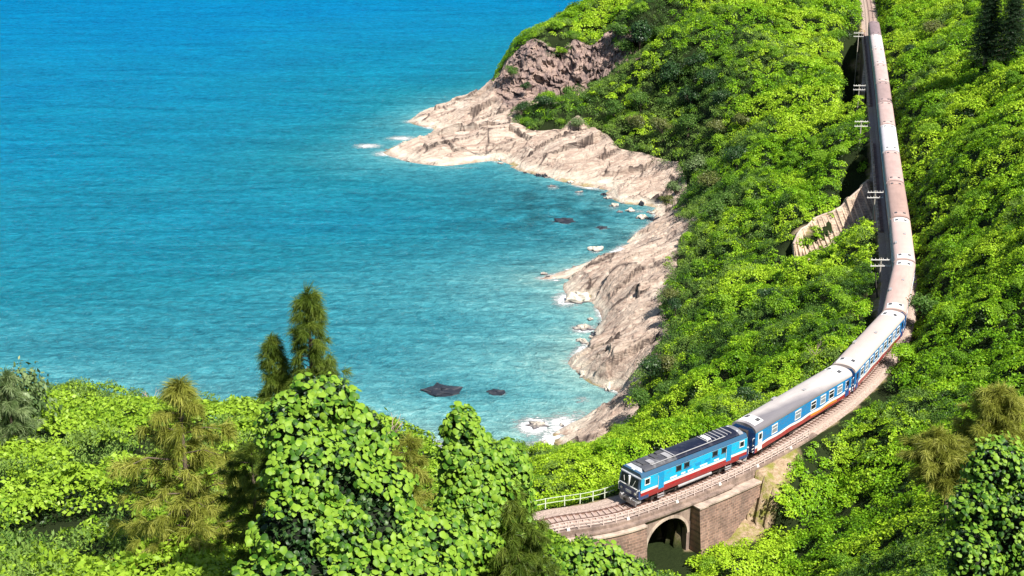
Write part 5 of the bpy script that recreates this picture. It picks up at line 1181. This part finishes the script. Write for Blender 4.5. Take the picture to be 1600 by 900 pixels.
climber('climber_covered_bush', [(930, 885, 58, 62, 36, 1.3), (985, 893, 57, 30, 20, .8), (870, 897, 58, 30, 20, .8)], .25, 1000, 'broad-leaved bright bush in front of the left end of the brick bridge', 'bush', 13, 120)
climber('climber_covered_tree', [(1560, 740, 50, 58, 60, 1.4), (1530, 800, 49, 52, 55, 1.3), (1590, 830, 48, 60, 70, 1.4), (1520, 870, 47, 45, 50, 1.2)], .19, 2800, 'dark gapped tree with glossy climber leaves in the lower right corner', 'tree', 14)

# casuarinas
TUFTS = {k: [tuft(90, L, 300+i, .6, dr, wd) for i in range(4)] for k, (L, dr, wd) in {'near': (.30, .7, .0055), 'mid': (.45, .6, .009)}.items()}
def casuarina(top, H, prof, nl, mat, label, seed, kind='near', droop=.35, name='casuarina_tree', cat='casuarina', tufts=9, tscale=1.0, lean=(0, 0), upl=.3):
    """prof: list of (fraction down from the top, radius m)"""
    r = np.random.default_rng(seed); top = np.array(top); base = top-np.array([lean[0], lean[1], H])
    o = empty(name, tuple(base), label=label, cat=cat)
    ctl = [Vector((0, 0, 0)), Vector((lean[0]*.3, lean[1]*.3, H*.5)), Vector((lean[0], lean[1], H))]
    def tr(f):
        a = ctl[0].lerp(ctl[1], f); b_ = ctl[1].lerp(ctl[2], f); return a.lerp(b_, f)
    MB().tube([tr(f) for f in np.linspace(0, 1, 8)], list(np.linspace(.022*H+.02, .012, 8)), 7).build('trunk', M_BARK, o)
    P = []; Rr = []; lm = MB(); fr = [p[0] for p in prof]; rr = [p[1] for p in prof]
    for i in range(nl):
        f = (i+.5)/nl*fr[-1]; f += r.uniform(-.5, .5)/nl; f = max(0.0, f); R_ = np.interp(f, fr, rr)*r.uniform(.55, 1.15); a = i*2.4+r.uniform(-.5, .5)
        p0 = tr(1-min(f, .98)); d = Vector((math.cos(a), math.sin(a), upl)); tip = p0+d*R_; tip.z -= droop*R_*R_*.35; mid = p0+d*R_*.55+Vector((0, 0, .08*R_))
        lm.tube([p0, mid, tip], [.012+.012*R_, .01+.006*R_, .004], 4, caps=False)
        nt_ = max(2, int(tufts*R_/max(max(rr), .1))+1)
        for k in range(nt_):
            t = (k+1)/nt_; q = p0.lerp(mid, t*2) if t < .5 else mid.lerp(tip, t*2-1); q = q+Vector(r.normal(0, .07*max(R_, .3), 3))
            P.append(q[:]); Rr.append((r.normal(0, .25), r.uniform(-.35, .25)+.25*t, a+r.normal(0, .6)))
    for k in range(10): q = tr(1-k*.012); P.append(q[:]); Rr.append((r.normal(0, .3), -1.2+r.normal(0, .25), r.uniform(0, 6.28)))
    lm.build('limbs', M_BARK, o); P = np.array(P); Rr = np.array(Rr)
    scatter('crown', TUFTS[kind], P, Rr, tscale*r.uniform(.7, 1.25, len(P)), np.clip(.35+r.normal(0, .22, len(P)), 0, 1), [mat], o)['kind'] = 'stuff'; return o
T1 = PD(481, 462, 34); casuarina(T1, 7.5, [(0, .05), (.05, .22), (.12, .34), (.24, .40), (.30, .62), (.36, .9), (.5, 1.15), (.8, 1.4)], 190, M_NEEDLE, 'tallest dark feathery casuarina spire rising behind the leafy climber tower', 21, tufts=7, tscale=.85, droop=.3)
T2 = PD(424, 530, 34.5); casuarina(T2, 6, [(0, .03), (.08, .2), (.2, .32), (.3, .36), (.45, .5), (.8, .6)], 120, M_NEEDLE, 'shorter casuarina spire just left of the tallest one', 22, tufts=6, tscale=.8, lean=(-.15, 0))
T3 = PD(278, 598, 43); casuarina(T3, 9, [(0, .05), (.05, .3), (.10, .75), (.16, .6), (.2, 1.6), (.26, .8), (.32, 2.3), (.38, 1.0), (.44, 2.6), (.5, 1.2), (.58, 2.8), (.8, 2.6)], 50, M_NEEDLEB, 'brownish drooping casuarina with loose open tiers in the left foreground', 23, tufts=12, tscale=1.5, droop=.12, upl=.25)
T4 = PD(392, 700, 38); casuarina(T4, 6, [(0, .3), (.2, .8), (.5, 1.1), (.8, 1.2)], 44, M_NEEDLE, 'dark olive casuarina squeezed against the left side of the climber tower', 24, tufts=9, tscale=1.0, droop=.5)
T5 = PD(800, 770, 32); casuarina(T5, 4.5, [(0, .2), (.2, .7), (.4, 1.0), (.8, 1.0)], 50, M_NEEDLE, 'dark casuarina with sprays reaching toward the railway, beside the slim leafy tower', 25, tufts=9, tscale=.95, droop=.5)
T6 = PD(640, 690, 44); casuarina(T6, 4, [(0, .3), (.3, .8), (.8, 1.0)], 30, M_NEEDLEB, 'yellowish casuarina top in the gap between the two leafy towers', 26, tufts=8, droop=.4)
T7 = PD(1465, 680, 60); casuarina(T7, 4.6, [(0, .5), (.15, 1.0), (.3, 1.5), (.5, 1.3), (.62, .8)], 40, M_NEEDLEB, 'straw coloured casuarina leaning left on the lower right slope', 27, 'mid', tufts=10, droop=.3, lean=(-.9, 0))
T8 = PD(1562, 612, 62); casuarina(T8, 6, [(0, .5), (.15, 1.2), (.3, 1.7), (.5, 1.5), (.6, .9)], 44, M_NEEDLEB, 'straw coloured casuarina at the right edge above the glossy climber tree', 28, 'mid', tufts=10, droop=.3)
T9 = PD(8, 590, 64); casuarina(T9, 6, [(0, .2), (.3, .9), (.8, 1.3)], 36, M_PALE, 'pale feathery tree top at the left edge against the sea', 29, 'mid', tufts=8, name='feathery_tree', cat='tree')
# dark conifer far up the slope
def conifer(px, py, D, H, R, label, seed):
    r = np.random.default_rng(seed); top = PD(px, py, D); base = top-np.array([0, 0, H]); o = empty('conifer', tuple(base), label=label, cat='conifer')
    MB().tube([(0, 0, -1), (0, 0, H)], [.35, .05], 8).build('trunk', M_BARK, o); P = []; Rr = []; lm = MB()
    for i in range(150):
        f = (i/150)**.8; z = H*(1-f*.95); a = i*2.4; rad = R*(.12+f)*r.uniform(.7, 1.1); lm.tube([(0, 0, z), (math.cos(a)*rad, math.sin(a)*rad, z-.15*rad)], [.06, .02], 4, caps=False)
        for k in range(5): t = (k+1)/5; P.append((math.cos(a)*rad*t, math.sin(a)*rad*t, z-.15*rad*t)); Rr.append((r.normal(0, .2), r.normal(.15, .2), a+r.normal(0, .3)))
    lm.build('limbs', M_BARK, o)
    scatter('crown', [clump(40, .7, .3, .2, 400+i, wide=.35, up=.6) for i in range(3)], np.array(P), np.array(Rr), r.uniform(1.2, 2.0, len(P)), np.zeros(len(P)), [M_NEEDLED], o)['kind'] = 'stuff'
conifer(1553, -30, 268, 15, 3.6, 'near black conifer at the top right corner', 31)
conifer(1592, -34, 264, 15.5, 3.8, 'near black conifer cut by the right edge beside its twin', 32)
def twig_tree(px, py, z, H, label, seed, mat=None, D=None):
    r = random.Random(seed); b = PZ(px, py, z) if D is None else PD(px, py, D); o = empty('dead_tree', tuple(b), label=label, cat='dead tree'); t = MB().tube([(0, 0, -.5), (.1*H, 0, H*.45)], [.05*H/3+.02, .03], 6); t.build('trunk', M_DEAD, o); m = MB()
    for k in range(16):
        a = r.uniform(0, 6.28); h0 = H*r.uniform(.2, .45); l = H*r.uniform(.25, .55); p = Vector((.1*H*h0/(H*.45), 0, h0)); q = p+Vector((math.cos(a)*l*.5, math.sin(a)*l*.5, l*.6)); m.tube([p, q, q+Vector((math.cos(a+.6)*l*.3, math.sin(a+.6)*l*.3, l*.3))], [.022, .014, .006], 4, caps=False)
        m.tube([q, q+Vector((math.cos(a-.9)*l*.3, math.sin(a-.9)*l*.3, l*.25))], [.012, .005], 4, caps=False)
    m.build('twigs', mat or M_DEAD, o)
twig_tree(1268, 572, 28, 4.0, 'small dead tree with pale twigs in the bright slope left of the curve', 41)
twig_tree(606, 700, 0, 1.5, 'spindly bare sapling against the sea between the two leafy towers', 42, D=46)

# thicker bushes standing out of the creeper
M_BUSH = leaf_mat('bush_leaf', ((.025, .08, .008), (.10, .24, .014), (.26, .44, .03)), spec=.2)
def crown_np(me, k):
    V = np.zeros(len(me.vertices)*3); me.vertices.foreach_get('co', V); F = np.arange(len(me.polygons)*4).reshape(-1, 4); return V.reshape(-1, 3), F, np.array([d.value for d in me.attributes['lv'].data])
for (y0, y1, sp, sc_, seed) in ((104, 190, 3.4, 1.3, 61), (190, 300, 4.4, 1.9, 62), (300, 480, 5.5, 2.4, 63)):
    P, rot, tint, is_s = cover_points(y0, y1, sp, seed); r = np.random.default_rng(seed); k = (r.uniform(0, 1, len(P)) < .27) & (polydist(P[:, 0], P[:, 1], TRC)[0] > 6) & (polydist(P[:, 0], P[:, 1], RWL)[0] > 10)
    P = P[k]; P[:, 2] -= .55*sc_; rot = np.zeros(P.shape); rot[:, 2] = r.uniform(0, 6.28, len(P))
    tag(scatter('thicket', [crown_np(CROWNS[i], i) for i in range(3)], P, rot, sc_*r.uniform(.6, 1.3, len(P)), r.uniform(0, .7, len(P)), [M_BUSH]), {61: 'leafy bushes swelling out of the creeper around the railway curve', 62: 'leafy bushes on the middle slope above the bay', 63: 'leafy bushes on the far slope'}[seed], 'bushes', kind='stuff')

# loose stones washed along the foot of the shelf
STN = [boulder_mesh(40+i, 1.0, .8, .75).mesh('shore_stone') for i in range(4)]
for m_ in STN: m_.materials.append(M_BOULDER)
sh = np.array(shore[8:]); L_ = np.concatenate([[0], np.cumsum(np.linalg.norm(np.diff(sh, axis=0), axis=1))]); r = np.random.default_rng(77)
seen = set()
marks = [((600, 238), 'at the outer tip of the headland shelf'), ((700, 259), 'under the long left edge of the headland shelf'), ((800, 262), 'where the two parts of the headland shelf meet'), ((900, 290), 'below the right half of the headland shelf'), ((975, 318), 'near the inner corner of the cove'), ((1015, 345), 'in the innermost corner of the cove'),
         ((960, 392), 'under the upper flank of the long slab'), ((860, 432), 'at the pointed spur of the long slab'), ((915, 475), 'in the bight below the pointed spur'), ((905, 548), 'by the rounded nose of the lower slab'), ((965, 612), 'in the notch between the lower slabs'), ((885, 665), 'off the lowest slab above the locomotive')]
mk = [PZ(a, b, 0)[:2] for (a, b), t in marks]
for i, s_ in enumerate(np.sort(np.concatenate([r.uniform(0, L_[-1], 60), r.uniform(L_[6], L_[11], 20)]))):
    p = np.array([np.interp(s_, L_, sh[:, 0]), np.interp(s_, L_, sh[:, 1])])+r.normal(0, 1.3, 2); k = r.uniform(.35, 1.2); dk = r.uniform() < .25
    m = int(np.argmin([np.hypot(*(p-q)) for q in mk])); lb = ('small ' if k < .62 else 'mid-sized ' if k < .92 else 'larger ')+('dark wet' if dk else 'pale')+' loose stone '+marks[m][1]
    if lb in seen: continue
    seen.add(lb)
    o = link('shore_stone', STN[i % 4], None, None, (p[0], p[1], r.uniform(-.25, .1))); o.scale = (k, k*r.uniform(.6, 1), k*r.uniform(.5, 1)); o.rotation_euler = (r.normal(0, .2), r.normal(0, .2), r.uniform(0, 6.28)); o['dark'] = float(dk)
    tag(o, lb, 'stone', 'loose stones along the waterline')

twig_tree(236, 642, 0, 1.6, 'grey bare twigs rising over the left skyline beside the drooping casuarina', 43, D=80)
twig_tree(1150, 668, 24, 1.8, 'pale dead branches lying on the slope behind the first carriage', 44)
twig_tree(1345, 575, 30, 1.4, 'small pale dead shrub between the slope and the second carriage', 45)
